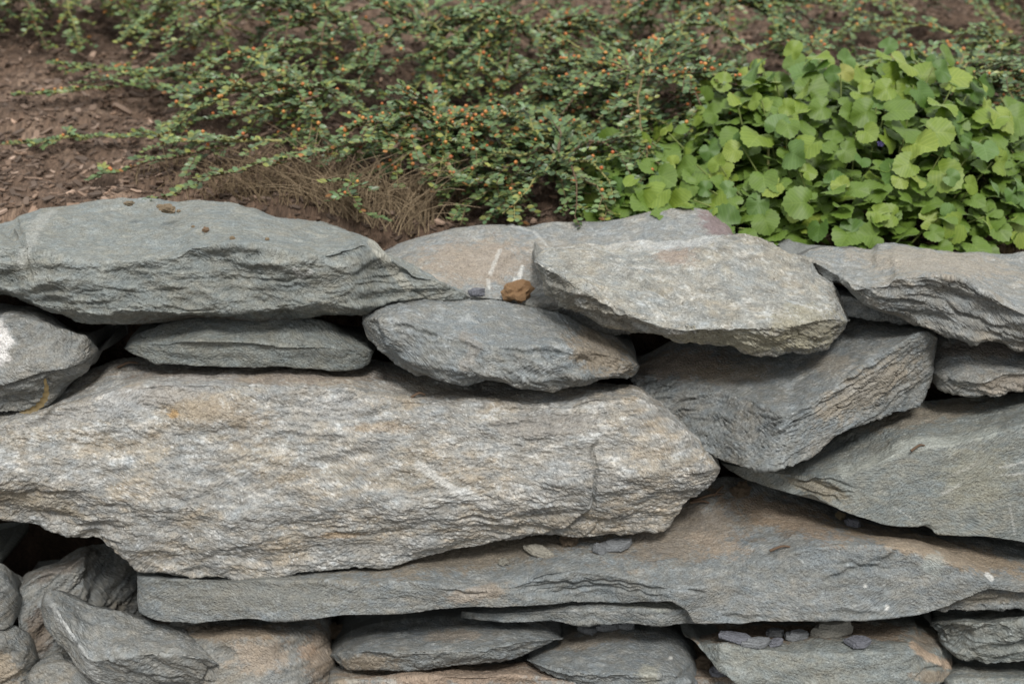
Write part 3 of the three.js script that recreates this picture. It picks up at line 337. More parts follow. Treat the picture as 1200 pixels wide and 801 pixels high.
stone('lowRight', 'wide pale grey stone with a soil-covered back edge carrying slate chips', { x: [803, 1119], pal: 'green', bed: 2, T: { p: [[803, 741], [815, 738], [900, 730], [1070, 725], [1082, 736], [1100, 742], [1112, 759], [1117, 773], [1119, 785]], z: [[803, 0.0], [1070, 0.0], [1119, 0.03]] },
  R: [{ p: [[803, 743], [818, 752], [860, 758], [900, 762], [970, 766], [1020, 764], [1070, 764], [1119, 788]], z: [[803, 0.05], [860, 0.10], [1050, 0.105], [1119, 0.07]] }], B: { p: [[803, 745], [817, 752], [825, 765], [840, 785], [862, 800], [900, 826], [1050, 832], [1105, 802], [1119, 790]], z: [[803, 0.05], [860, 0.12], [1050, 0.125], [1119, 0.08]] },
  f: [0.25, 0.25], er: 0.025, round: 0.006, amp: { big: 4, chip: 3 }, col: { tan: 0.12, pale: 0.35, dark: 0.08 }, feat: [{ t: 'tint', c: [900, 742], r: [100, 13], a: -1, col: [0.21, 0.15, 0.10], k: 0.9 }, { t: 'tint', c: [1010, 738], r: [80, 14], a: 4, col: [0.25, 0.18, 0.12], k: 0.75 }, { t: 'tint', p: [[1070, 755], [1085, 765], [1100, 775], [1112, 778]], w: 6, col: [0.55, 0.40, 0.28], k: 0.7 }, { t: 'tint', c: [1090, 750], r: [22, 14], col: [0.23, 0.18, 0.13], k: 0.6 }, { t: 'tint', c: [1095, 793], r: [26, 10], col: [0.30, 0.23, 0.16], k: 0.6 }, { t: 'crack', p: [[1070, 800], [1085, 785], [1110, 782]], w: 3, d: 4 }] });
stone('lowEnd', 'small rough greenish stone beside the wide pale stone', { x: [1090, 1280], pal: 'green', bed: 15, T: { p: [[1090, 726], [1100, 720], [1120, 717], [1150, 716], [1200, 714], [1280, 712]], z: 0.0 }, R: [{ p: [[1090, 728], [1120, 730], [1200, 728], [1280, 726]], z: [[1090, 0.04], [1140, 0.09], [1280, 0.09]] }], B: { p: [[1090, 730], [1105, 745], [1114, 760], [1126, 772], [1150, 780], [1175, 782], [1200, 780], [1280, 775]], z: [[1090, 0.04], [1140, 0.08], [1280, 0.08]] }, f: [0.3, 0.9], er: [0.03, 0], amp: { big: 5, chip: 5, ledge: 3.5 }, col: { tan: 0.2, pale: 0.4 }, feat: [{ t: 'bump', c: [1125, 750], r: [20, 20], h: -6 }, { t: 'bump', c: [1165, 748], r: [30, 25], h: 4, flat: 0.25 }] });
stone('baseRight', 'flat grey stone at the foot of the wall under the small greenish stone', { x: [1105, 1280], pal: 'green', bed: 0, T: { p: [[1105, 790], [1115, 776], [1150, 782], [1280, 782]], z: 0.02 }, R: [{ p: [[1105, 795], [1140, 792], [1280, 796]], z: 0.10 }], B: { p: [[1105, 815], [1280, 830]], z: 0.12 }, f: [0.2, 0.5], er: [0.03, 0], col: { tan: 0.4 } });
stone('baseMid', 'dusty stone at the foot of the wall below the smooth lens-shaped stone', { x: [385, 700], pal: 'slate', bed: 0, T: { p: [[385, 778], [450, 772], [700, 772]], z: 0.0 }, R: [{ p: [[385, 800], [450, 797], [560, 790], [700, 798]], z: 0.11 }], B: { p: [[385, 830], [700, 835]], z: 0.12 }, f: [0.3, 0.6], er: 0.02, col: { tan: 0.8 }, feat: [{ t: 'tint', c: [540, 790], r: [150, 18], col: [0.30, 0.22, 0.16], k: 0.85 }] });
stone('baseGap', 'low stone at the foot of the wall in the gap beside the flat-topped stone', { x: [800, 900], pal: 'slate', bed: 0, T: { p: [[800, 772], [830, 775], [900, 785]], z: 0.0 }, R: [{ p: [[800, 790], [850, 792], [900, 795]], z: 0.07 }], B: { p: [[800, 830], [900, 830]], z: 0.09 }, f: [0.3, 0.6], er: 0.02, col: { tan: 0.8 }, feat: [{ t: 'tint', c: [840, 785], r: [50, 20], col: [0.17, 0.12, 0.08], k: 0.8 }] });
stone('gapFiller', 'small dark stone in the slot between the speckled and flaking cap stones', { x: [955, 1075], pal: 'blue', bed: 0, T: { p: [[955, 335], [1075, 340]], z: -0.13 }, R: [{ p: [[955, 345], [1000, 348], [1075, 352]], z: -0.07 }], B: { p: [[955, 365], [1005, 372], [1075, 380]], z: -0.07 }, f: [0.3, 0.7], er: 0.02 });

// the wall runs on to both sides, beyond the photograph
const courses = [[290, 352, -0.20, -0.01], [352, 425, -0.10, 0.0], [425, 560, -0.10, 0.03], [560, 650, -0.06, 0.05], [650, 730, -0.04, 0.075], [730, 830, 0.0, 0.10]];
for (const side of [-1, 1]) courses.forEach(([t, b, zt, zf], k) => {
  const r = rng(900 + k * 7 + side), far = side < 0 ? -640 : 1840, near = side < 0 ? [-55, -64, -56, -85, -46, -46][k] : [1262, 1262, 1270, 1270, 1272, 1272][k]; let x = near;
  while (side < 0 ? x > far : x < far) {
    const w = 170 + 200 * r(), xa = side < 0 ? x - w : x, xb = side < 0 ? x : x + w, dt = (r() - 0.5) * 14, db = (r() - 0.5) * 12, m = lerp(xa, xb, 0.3 + 0.4 * r()), e = (b - t) * 0.28;
    stone('side', null, { x: [xa, xb], pal: ['slate', 'green', 'blue', 'schist'][Math.floor(r() * 4)], bed: (r() - 0.5) * 16, res: 3.0,
      T: { p: [[xa, t + e], [xa + 18, t + dt + 4], [m, t + dt], [xb - 18, t - dt + 5], [xb, t + e]], z: zt }, R: [{ p: [[xa, t + e * 1.2], [m, t + e + dt], [xb, t + e * 1.2]], z: zf }], B: { p: [[xa, b - e], [xa + 20, b + db], [m, b + db + 4], [xb - 20, b - db], [xb, b - e]], z: zf }, f: [0.3, 0.8], er: 0.03, amp: { plate: 1 } });
    x += side * (w + 4);
  }
});
// ---------------------------------------------------------------- ground: earth behind the wall, rising bank, path in front
function bankY(x, z) {
  const w = Math.max(0, -0.26 - z);
  const rise = 0.215 * Math.min(w, 2.6) + 0.03 * Math.max(0, w - 2.6);
  return 0.540 - 0.020 * sstep(0.15, 0.5, x) - 0.035 * sstep(-0.30, -0.05, x) + rise + 0.018 * sstep(0, 0.15, w) * n3(x * 3.1, z * 3.1, 4) + 0.010 * n3(x * 9, z * 9, 2) ;
}
function soilFine(x, z) { return 0.007 * fbm(x * 28, z * 28, 3.3, 4) + 0.0035 * Math.abs(n3(x * 90, z * 90, 1)); }
const soilGrain = noiseTex(512, (u, v) => { const e = hash(Math.floor(u * 512), Math.floor(v * 512), 5); return 0.80 + 0.12 * tile(u, v, 50, 50, 2) + 0.10 * tile(u, v, 130, 130, 7) + 0.12 * (e - 0.5); }, true);
const soilBump = noiseTex(512, (u, v) => { const e = hash(Math.floor(u * 512), Math.floor(v * 512), 6); return 0.5 + 0.25 * tile(u, v, 45, 45, 3) + 0.2 * tile(u, v, 120, 120, 9) + 0.1 * (e - 0.5); });
soilGrain.repeat.set(4, 4); soilBump.repeat.set(4, 4);
const soilMat = new THREE.MeshStandardMaterial({ vertexColors: true, map: soilGrain, bumpMap: soilBump, bumpScale: 0.004, roughness: 0.95 });
const soilCol = (x, y, z) => { const a = fbm(x * 9, y * 9 + z * 9, 2.2, 4), b = n3(x * 70, z * 70, y * 70 + 5), c = n3(x * 160, z * 160, y * 160); const k = (1 + 0.35 * a + 0.22 * b + 0.18 * c) / 0.62; const m = sstep(0.0, 0.6, a + 0.3 * b); return [lerp(0.135, 0.200, m) * k, lerp(0.088, 0.140, m) * k, lerp(0.060, 0.100, m) * k]; };
{
  const xs = [], vs = []; for (let x = -12; x < -2; x += 0.5) xs.push(x); for (let x = -2; x < -1.2; x += 0.02) xs.push(x); for (let x = -1.2; x <= 1.2; x += 0.006) xs.push(x); for (let x = 1.22; x <= 2; x += 0.02) xs.push(x); for (let x = 2.5; x <= 12; x += 0.5) xs.push(x);
  // profile: up the cut face behind the stones, then back over the bank
  for (let y = -0.05; y < 0.505; y += 0.02) vs.push(['y', y]); for (let z = -0.252; z > -1.7; z -= 0.0085) vs.push(['z', z]); for (let z = -1.7; z > -3; z -= 0.06) vs.push(['z', z]); for (let z = -3; z > -60; z -= 1.5) vs.push(['z', z]);
  const nx = xs.length, nv = vs.length, pos = new Float32Array(nx * nv * 3), uv = new Float32Array(nx * nv * 2), col = new Float32Array(nx * nv * 3), idx = [];
  for (let j = 0; j < nv; j++) for (let i = 0; i < nx; i++) {
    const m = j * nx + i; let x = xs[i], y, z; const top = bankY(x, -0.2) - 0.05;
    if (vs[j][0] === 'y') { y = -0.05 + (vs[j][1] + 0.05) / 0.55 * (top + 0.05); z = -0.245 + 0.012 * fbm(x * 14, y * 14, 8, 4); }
    else { z = vs[j][1]; const t = sstep(-0.25, -0.30, z); y = lerp(top, bankY(x, z), t) + soilFine(x, z); if (j && vs[j - 1][0] === 'y') z -= 0.0; }
    pos.set([x, y, z], m * 3); uv.set([x, z + y], m * 2); { const cc = soilCol(x, y, z); if (vs[j][0] === 'y') { cc[0] *= 0.6; cc[1] *= 0.58; cc[2] *= 0.56; } col.set(cc, m * 3); }   // cut face colour darkened: the shade inside the wall is painted in
    if (i && j) { const a = m - nx - 1; idx.push(a, a + 1, m, a, m, m - 1); }
  }
  const g = new THREE.BufferGeometry(); g.setAttribute('position', new THREE.BufferAttribute(pos, 3)); g.setAttribute('uv', new THREE.BufferAttribute(uv, 2)); g.setAttribute('color', new THREE.BufferAttribute(col, 3)); g.setIndex(idx); g.computeVertexNormals();
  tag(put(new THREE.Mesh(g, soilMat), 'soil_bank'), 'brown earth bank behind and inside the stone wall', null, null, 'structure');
  const pm = new THREE.MeshStandardMaterial({ color: new THREE.Color(0.13, 0.11, 0.09), map: soilGrain.clone(), bumpMap: soilBump, bumpScale: 0.004, roughness: 0.95 }); pm.map.repeat.set(400, 400);
  const pg = new THREE.PlaneGeometry(160, 160); pg.rotateX(-Math.PI / 2); const path = new THREE.Mesh(pg, pm); path.position.y = -0.03; put(path, 'path'); tag(path, 'bare earth path at the foot of the wall', null, null, 'structure');
}
// a point on the bank, h above the soil, seen at sheet place (x, y)
function G(px, py, h = 0) {
  const u = (px - 600) / 400.5 * TAN, v = (400.5 - py) / 400.5 * TAN, dx = u, dy = -SP + v * CP, dz = -CP - v * SP;
  let t = 1.75; for (; t < 6; t += 0.004) { const x = dx * t, y = camera.position.y + dy * t, z = camera.position.z + dz * t; if (z < -0.2 && y < bankY(x, z) + h) break; }
  return new THREE.Vector3(dx * t, camera.position.y + dy * t, camera.position.z + dz * t);
}
// ---- bark mulch: flakes nobody could count
{
  const r = rng(501), geos = [];
  const flake = (seed) => { const q = rng(seed), g = new THREE.BoxGeometry(1, 0.16, 0.42, 2, 1, 1), p = g.attributes.position; for (let i = 0; i < p.count; i++) { const X = p.getX(i), Y = p.getY(i), Z = p.getZ(i); const k = 1 - 0.7 * Math.abs(X) * hash(seed, Math.sign(Z) + 2, Math.sign(X) + 2); p.setXYZ(i, X + 0.12 * (hash(Math.round(X * 9), Math.round(Z * 9), seed) - 0.5), Y * k + 0.10 * X * X + 0.05 * hash(Math.round(X * 3), seed, 2), Z * k); } g.computeVertexNormals(); return g; };
  const geo = [flake(11), flake(12), flake(13), flake(14)];
  const mat = new THREE.MeshStandardMaterial({ color: 0xffffff, roughness: 0.9 });
  const N = 11000, M = new THREE.Matrix4(), q = new THREE.Quaternion(), e = new THREE.Euler(), s = new THREE.Vector3(), c = new THREE.Color();
  geo.forEach((g, k) => {
    const im = new THREE.InstancedMesh(g, mat, N);
    for (let i = 0; i < N; i++) {
      const z = -0.255 - Math.pow(r(), 1.0) * 1.45, x = (r() * 2 - 1) * (1.15 + 0.4 * -z); const L = 0.005 + 0.012 * Math.pow(r(), 2.0) + (r() < 0.012 ? 0.014 : 0);
      const t = sstep(-0.25, -0.30, z), top = bankY(x, -0.2) - 0.05;
      const y = lerp(top, bankY(x, z), t) + soilFine(x, z) + 0.002;
      e.set((r() - 0.5) * 0.9, r() * 6.3, (r() - 0.5) * 0.9); q.setFromEuler(e); s.set(L, L * (0.6 + r()), L * (0.5 + 0.8 * r())); M.compose(new THREE.Vector3(x, y, z), q, s); im.setMatrixAt(i, M);
      const v = 0.45 + 1.1 * r() * r() + (r() < 0.12 ? 0.9 : 0), w = r(); c.setRGB(lerp(0.195, 0.225, w) * v, lerp(0.128, 0.165, w) * v, lerp(0.088, 0.128, w) * v); im.setColorAt(i, c);
    }
    tag(put(im, 'bark_mulch'), ['brown bark mulch flakes strewn over the bank', 'broad brown bark flakes in the mulch on the bank', 'narrow bark splinters in the mulch on the bank', 'crumbled bark bits in the mulch on the bank'][k], 'mulch', null, 'stuff');
  });
}
// ---------------------------------------------------------------- trailing shrubs with small paired leaves and orange berries
const UP = new THREE.Vector3(0, 1, 0);
function tubeGeo(pts, r0, r1, sides = 5) {
  const n = pts.length, pos = [], idx = []; const T = new THREE.Vector3(), A = new THREE.Vector3(), B = new THREE.Vector3();
  for (let i = 0; i < n; i++) { T.subVectors(pts[Math.min(n - 1, i + 1)], pts[Math.max(0, i - 1)]).normalize(); A.crossVectors(T, Math.abs(T.y) > 0.9 ? new THREE.Vector3(1, 0, 0) : UP).normalize(); B.crossVectors(T, A); const R = lerp(r0, r1, i / (n - 1)); for (let k = 0; k < sides; k++) { const a = k / sides * 6.2832; pos.push(pts[i].x + R * (A.x * Math.cos(a) + B.x * Math.sin(a)), pts[i].y + R * (A.y * Math.cos(a) + B.y * Math.sin(a)), pts[i].z + R * (A.z * Math.cos(a) + B.z * Math.sin(a))); if (i) { const a0 = (i - 1) * sides + k, b0 = (i - 1) * sides + (k + 1) % sides; idx.push(a0, b0, b0 + sides, a0, b0 + sides, a0 + sides); } } }
  const g = new THREE.BufferGeometry(); g.setAttribute('position', new THREE.Float32BufferAttribute(pos, 3)); g.setIndex(idx); g.computeVertexNormals(); return g;
}
const stemMats = [[0.20, 0.155, 0.075], [0.13, 0.085, 0.05], [0.26, 0.25, 0.09]].map(c => new THREE.MeshStandardMaterial({ color: new THREE.Color(...c), roughness: 0.8 }));
const smallLeaf = (() => {           // 1 long, folded along the midrib, pointed oval
  const g = new THREE.BufferGeometry(); const p = [[0, 0, 0], [0.3, -0.02, 0], [0.7, -0.02, 0], [1, 0.02, 0], [0.28, 0.06, 0.26], [0.66, 0.06, 0.27], [0.28, 0.06, -0.26], [0.66, 0.06, -0.27]];
  g.setAttribute('position', new THREE.Float32BufferAttribute(p.flat(), 3)); g.setIndex([0, 4, 1, 1, 4, 5, 1, 5, 2, 2, 5, 3, 0, 1, 6, 1, 7, 6, 1, 2, 7, 2, 3, 7]); g.computeVertexNormals(); return g;
})();
const smallLeafMat = new THREE.MeshPhysicalMaterial({ color: 0xffffff, roughness: 0.36, side: THREE.DoubleSide, specularIntensity: 0.8 });
const berryGeo = new THREE.SphereGeometry(1, 10, 7), berryMat = new THREE.MeshPhysicalMaterial({ color: 0xffffff, roughness: 0.4 });
function trailingShrub(label, seed, specs, opt = {}) {
  const r = rng(seed), sh = new THREE.Group(); put(sh, 'cotoneaster_shrub'); tag(sh, label, 'shrub', 'trailing shrubs on the bank');
  const base = new THREE.Vector3(...opt.base); sh.position.copy(base);
  const leaves = [], berries = []; const X = new THREE.Vector3(), Z = new THREE.Vector3(), Y = new THREE.Vector3();
  const leafAt = (p, dir, side, up, L) => { leaves.push([p.clone(), dir.clone(), side, up, L]); };
  for (const b of specs) {            // b: list of points, berry chance
    const curve = new THREE.CatmullRomCurve3(b.pts), len = curve.getLength(), n = Math.max(8, Math.round(len / 0.018)), pts = curve.getSpacedPoints(n); const tubes = [];
    for (const p of pts) { p.x += 0.004 * n3(p.x * 30, p.z * 30, seed); p.y += 0.004 * n3(p.x * 30, p.z * 30, seed + 3); }
    tubes.push(tubeGeo(pts.map(p => p.clone().sub(base)), b.r || 0.0024, 0.0007));
    const D = new THREE.Vector3(), S = new THREE.Vector3();
    for (let i = 1; i < pts.length; i++) {
      D.subVectors(pts[i], pts[i - 1]).normalize(); S.crossVectors(D, UP).normalize(); const t = i / pts.length;
      for (let k = 0; k < 3; k++) { const p = pts[i - 1].clone().lerp(pts[i], k / 3); for (const sd of [-1, 1]) if (r() < (t < 0.15 ? 0.4 : 0.95)) leafAt(p, D.clone().multiplyScalar(0.55).addScaledVector(S, sd * (0.7 + 0.3 * r())).addScaledVector(UP, 0.15 + 0.5 * r()).normalize(), sd, r(), 0.0085 + 0.005 * r() * (1 - 0.4 * t)); if (r() < b.berry * 0.26) berries.push(p.clone().addScaledVector(UP, 0.003 + 0.004 * r()).addScaledVector(S, (r() - 0.5) * 0.008)); }
      for (const sd of [-1, 1]) if (r() < (b.twigs ?? 0.5) * (t < 0.85 ? 1 : 0.5)) {
        const tl = (0.02 + 0.055 * r()) * (1 - 0.55 * t) * (b.spread || 1), td = D.clone().multiplyScalar(0.75).addScaledVector(S, sd * (0.55 + 0.45 * r())).addScaledVector(UP, (r() - 0.35) * 0.75).normalize(); const tp = [], m = Math.max(3, Math.round(tl / 0.006)); let p = pts[i].clone();
        for (let k = 0; k <= m; k++) { tp.push(p.clone()); p = p.clone().addScaledVector(td, tl / m); td.addScaledVector(UP, -0.05).normalize(); }
        tubes.push(tubeGeo(tp.map(p => p.clone().sub(base)), 0.0011, 0.0005, 4)); const S2 = new THREE.Vector3().crossVectors(td, UP).normalize();
        for (let k = 1; k <= m; k++) for (const s2 of [-1, 1]) { if (r() < 0.93) leafAt(tp[k], td.clone().multiplyScalar(0.6).addScaledVector(S2, s2 * (0.6 + 0.4 * r())).addScaledVector(UP, 0.1 + 0.5 * r()).normalize(), s2, r(), 0.0078 + 0.0045 * r()); if (r() < b.berry * 0.17) berries.push(tp[k].clone().addScaledVector(UP, 0.003 + 0.003 * r())); }
      }
    }
    const bm = new THREE.Mesh(mergeGeometries(tubes), stemMats[Math.floor(r() * 3)]); put(bm, 'branch', sh);
  }
  const im = new THREE.InstancedMesh(smallLeaf, smallLeafMat, leaves.length), M = new THREE.Matrix4(), c = new THREE.Color();
  leaves.forEach(([p, d, sd, u, L], i) => {
    X.copy(d); Y.copy(UP).addScaledVector(new THREE.Vector3((hash(i, 1, seed) - 0.5) * 1.5, 0, (hash(i, 2, seed) - 0.12) * 1.7), 1.0); Z.crossVectors(X, Y).normalize(); Y.crossVectors(Z, X); M.makeBasis(X, Y, Z); M.scale(new THREE.Vector3(L, L, L)); M.setPosition(p.x - base.x, p.y - base.y, p.z - base.z); im.setMatrixAt(i, M);
    const h1 = hash(i, 3, seed), h2 = hash(i, 4, seed), v = 0.5 + 1.15 * h1; if (h2 < (opt.yellow ?? 0.12)) c.setRGB(0.17 * v, 0.185 * v, 0.045 * v); else if (h2 > 0.97) c.setRGB(0.22 * v, 0.10 * v, 0.03 * v); else c.setRGB(lerp(0.072, 0.122, h2) * v, lerp(0.132, 0.165, h2) * v, lerp(0.068, 0.050, h2) * v); im.setColorAt(i, c);
  });
  put(im, 'foliage', sh); im.userData.kind = 'stuff';
  if (berries.length) { const ib = new THREE.InstancedMesh(berryGeo, berryMat, berries.length); berries.forEach((p, i) => { const R = 0.0019 + 0.0011 * hash(i, 5, seed); M.makeScale(R, R, R); M.setPosition(p.x - base.x, p.y - base.y, p.z - base.z); ib.setMatrixAt(i, M); const h = hash(i, 6, seed); c.setRGB(lerp(0.46, 0.58, h), lerp(0.12, 0.28, h), lerp(0.035, 0.08, h)); ib.setColorAt(i, c); }); put(ib, 'berries', sh); ib.userData.kind = 'stuff'; }
  trailingShrub.count = (trailingShrub.count || 0) + leaves.length;
}
// branches: traced ones as [x, y, height above soil] on the survey sheet, and a spray of more around a heart
function branchPts(list) { return list.map(([x, y, h]) => G(x, y, h)); }
function spray(seed, cx, cy, h, n, rx, ry, a0, a1, o = {}) {   // branches from a heart on the bank, arching out
  const r = rng(seed), c = G(cx, cy, h), out = []; n = Math.round(n * 0.7);
  for (let i = 0; i < n; i++) {
    const a = lerp(a0, a1, (i + r()) / n) * Math.PI / 180, L = 0.45 + 0.6 * r(), ex = c.x + Math.cos(a) * rx * L, ez = c.z + Math.sin(a) * ry * L, eh = (o.tip ?? 0.02) + 0.03 * r(); const pts = [];
    const s0 = 0.15 * r(), bend = (r() - 0.5) * 0.25;
    for (let k = 0; k <= 4; k++) { const t = s0 + (1 - s0) * k / 4, x = lerp(c.x, ex, t) + bend * Math.sin(t * 3.1) * (ez - c.z), z = lerp(c.z, ez, t) - bend * Math.sin(t * 3.1) * (ex - c.x), g = bankY(x, z); pts.push(new THREE.Vector3(x, g + Math.max(0.008, lerp(h, eh, t) + (o.arch ?? 0.05) * Math.sin(t * 3.14) * (0.6 + 0.8 * r())), z)); }
    out.push({ pts, berry: o.berry ?? 0.05, twigs: o.twigs ?? 0.55, spread: o.spread });
  }
  return out;
}
const tb = (berry, ...l) => ({ pts: branchPts(l), berry, twigs: 0.45 });
const baseOf = (x, y) => { const p = G(x, y, 0); p.y = bankY(p.x, p.z) - 0.005; return p.toArray(); };

trailingShrub('cotoneaster mound crowded with orange berries behind the flat back slab', 11, [
  ...spray(21, 520, 150, 0.095, 24, 0.19, 0.11, 0, 360, { arch: 0.03, berry: 0.42, twigs: 0.7, tip: 0.04 }), ...spray(22, 480, 140, 0.10, 9, 0.16, 0.07, 20, 170, { arch: 0.02, berry: 0.40, tip: 0.05 }),
  tb(0.2, [520, 160, 0.09], [450, 165, 0.10], [380, 175, 0.07], [320, 195, 0.05]), tb(0.2, [540, 150, 0.09], [480, 135, 0.12], [430, 150, 0.10], [405, 190, 0.05]), tb(0.1, [500, 150, 0.1], [515, 190, 0.08], [513, 225, 0.03]), tb(0.1, [520, 150, 0.1], [585, 190, 0.07], [600, 245, 0.03]), tb(0.05, [420, 200, 0.06], [410, 225, 0.05], [425, 252, 0.03])], { base: baseOf(505, 215) });
trailingShrub('cotoneaster trailing long leafy runners over the bare mulch beside the berry mound', 12, [
  tb(0.05, [430, 170, 0.08], [340, 185, 0.06], [260, 205, 0.05], [188, 230, 0.03]), tb(0.04, [330, 165, 0.06], [240, 165, 0.05], [140, 160, 0.03], [0, 168, 0.015]), tb(0.04, [290, 160, 0.05], [220, 180, 0.04], [160, 194, 0.03], [102, 212, 0.015]), tb(0.15, [400, 50, 0.10], [330, 55, 0.09], [240, 75, 0.08], [150, 90, 0.05], [80, 100, 0.03]), tb(0.10, [380, 110, 0.09], [300, 130, 0.07], [230, 145, 0.05], [180, 165, 0.03]), tb(0.08, [360, 75, 0.09], [270, 95, 0.07], [170, 85, 0.05], [60, 75, 0.03]),
  tb(0.1, [350, 100, 0.08], [250, 110, 0.07], [150, 102, 0.05], [10, 112, 0.02]), ...spray(31, 310, 105, 0.07, 12, 0.22, 0.15, 0, 360, { arch: 0.03, berry: 0.08, twigs: 0.5 }), ...spray(32, 390, 125, 0.07, 9, 0.20, 0.12, 90, 230, { arch: 0.03, berry: 0.15 })], { base: baseOf(335, 140), yellow: 0.2 });
trailingShrub('cotoneaster straggling behind the back slab with thin bare twig tips', 13, [
  ...spray(41, 655, 185, 0.07, 18, 0.20, 0.13, 0, 360, { arch: 0.03, berry: 0.10, twigs: 0.5 }), ...spray(42, 600, 212, 0.05, 8, 0.14, 0.07, 0, 180, { arch: 0.02, berry: 0.03 }), tb(0.05, [620, 130, 0.1], [690, 125, 0.1], [760, 140, 0.08], [840, 165, 0.06]), tb(0.03, [640, 160, 0.08], [700, 170, 0.06], [740, 195, 0.04], [785, 225, 0.02]), tb(0.03, [600, 130, 0.1], [630, 165, 0.08], [650, 200, 0.05], [665, 225, 0.03])], { base: baseOf(650, 205) });
trailingShrub('broad cotoneaster with arching berry-dotted branches behind the round-leaved plant', 14, [
  ...spray(51, 760, 90, 0.12, 32, 0.32, 0.24, 0, 360, { arch: 0.05, berry: 0.22, twigs: 0.65 }), ...spray(52, 690, 110, 0.09, 18, 0.26, 0.18, 30, 210, { arch: 0.04, berry: 0.15 }), ...spray(53, 860, 110, 0.10, 18, 0.26, 0.2, -40, 170, { arch: 0.04, berry: 0.12 }), tb(0.2, [880, 60, 0.14], [840, 30, 0.16], [780, 40, 0.14], [740, 70, 0.10]), tb(0.15, [980, 60, 0.14], [930, 45, 0.14], [880, 60, 0.12], [840, 100, 0.08])], { base: baseOf(770, 130) });
trailingShrub('cotoneaster with flat blue-green sprays beyond the round-leaved plant', 15, [
  ...spray(61, 1120, 100, 0.11, 28, 0.30, 0.22, 0, 360, { arch: 0.05, berry: 0.10, twigs: 0.6 }), ...spray(62, 1190, 60, 0.12, 14, 0.25, 0.2, 90, 250, { arch: 0.05, berry: 0.08 }), tb(0.05, [1200, 90, 0.12], [1130, 85, 0.13], [1060, 70, 0.12], [1000, 80, 0.08]), tb(0.05, [1230, 130, 0.1], [1170, 125, 0.1], [1110, 120, 0.09], [1050, 130, 0.06]), tb(0.1, [1120, 40, 0.14], [1060, 25, 0.15], [1000, 30, 0.13], [950, 60, 0.09])], { base: baseOf(1140, 150) });
trailingShrub('cotoneaster at the crest of the bank above the berry mound', 16, [
  ...spray(71, 500, 40, 0.11, 20, 0.32, 0.22, 0, 360, { arch: 0.05, berry: 0.10, twigs: 0.6 }), ...spray(72, 400, 30, 0.10, 10, 0.30, 0.22, 60, 220, { arch: 0.05, berry: 0.06 }), ...spray(73, 620, 35, 0.11, 20, 0.28, 0.2, -30, 180, { arch: 0.05, berry: 0.10 }), tb(0.1, [600, 40, 0.12], [520, 60, 0.11], [440, 75, 0.09], [370, 105, 0.05]), tb(0.1, [560, 40, 0.12], [560, 80, 0.10], [530, 110, 0.08], [505, 125, 0.05])], { base: baseOf(510, 70) });
trailingShrub('dark green cotoneaster at the crest of the bank above the bare mulch', 17, [
  ...spray(81, 90, -20, 0.10, 26, 0.34, 0.16, 0, 360, { arch: 0.04, berry: 0.01, twigs: 0.7 }), ...spray(82, 260, 5, 0.09, 18, 0.30, 0.15, 0, 360, { arch: 0.04, berry: 0.02, twigs: 0.6 }), ...spray(83, 20, -5, 0.08, 12, 0.22, 0.12, 0, 360, { arch: 0.04, berry: 0 })], { base: baseOf(150, 5), yellow: 0.25 });
trailingShrub('cotoneaster at the crest of the bank beyond the arching berry-dotted shrub', 18, [
  ...spray(91, 850, 5, 0.13, 26, 0.34, 0.2, 0, 360, { arch: 0.05, berry: 0.10, twigs: 0.6 }), ...spray(92, 1050, -10, 0.12, 20, 0.32, 0.2, 0, 360, { arch: 0.05, berry: 0.06 }), ...spray(93, 680, -10, 0.11, 18, 0.3, 0.2, 0, 360, { arch: 0.05, berry: 0.06 })], { base: baseOf(880, 30) });

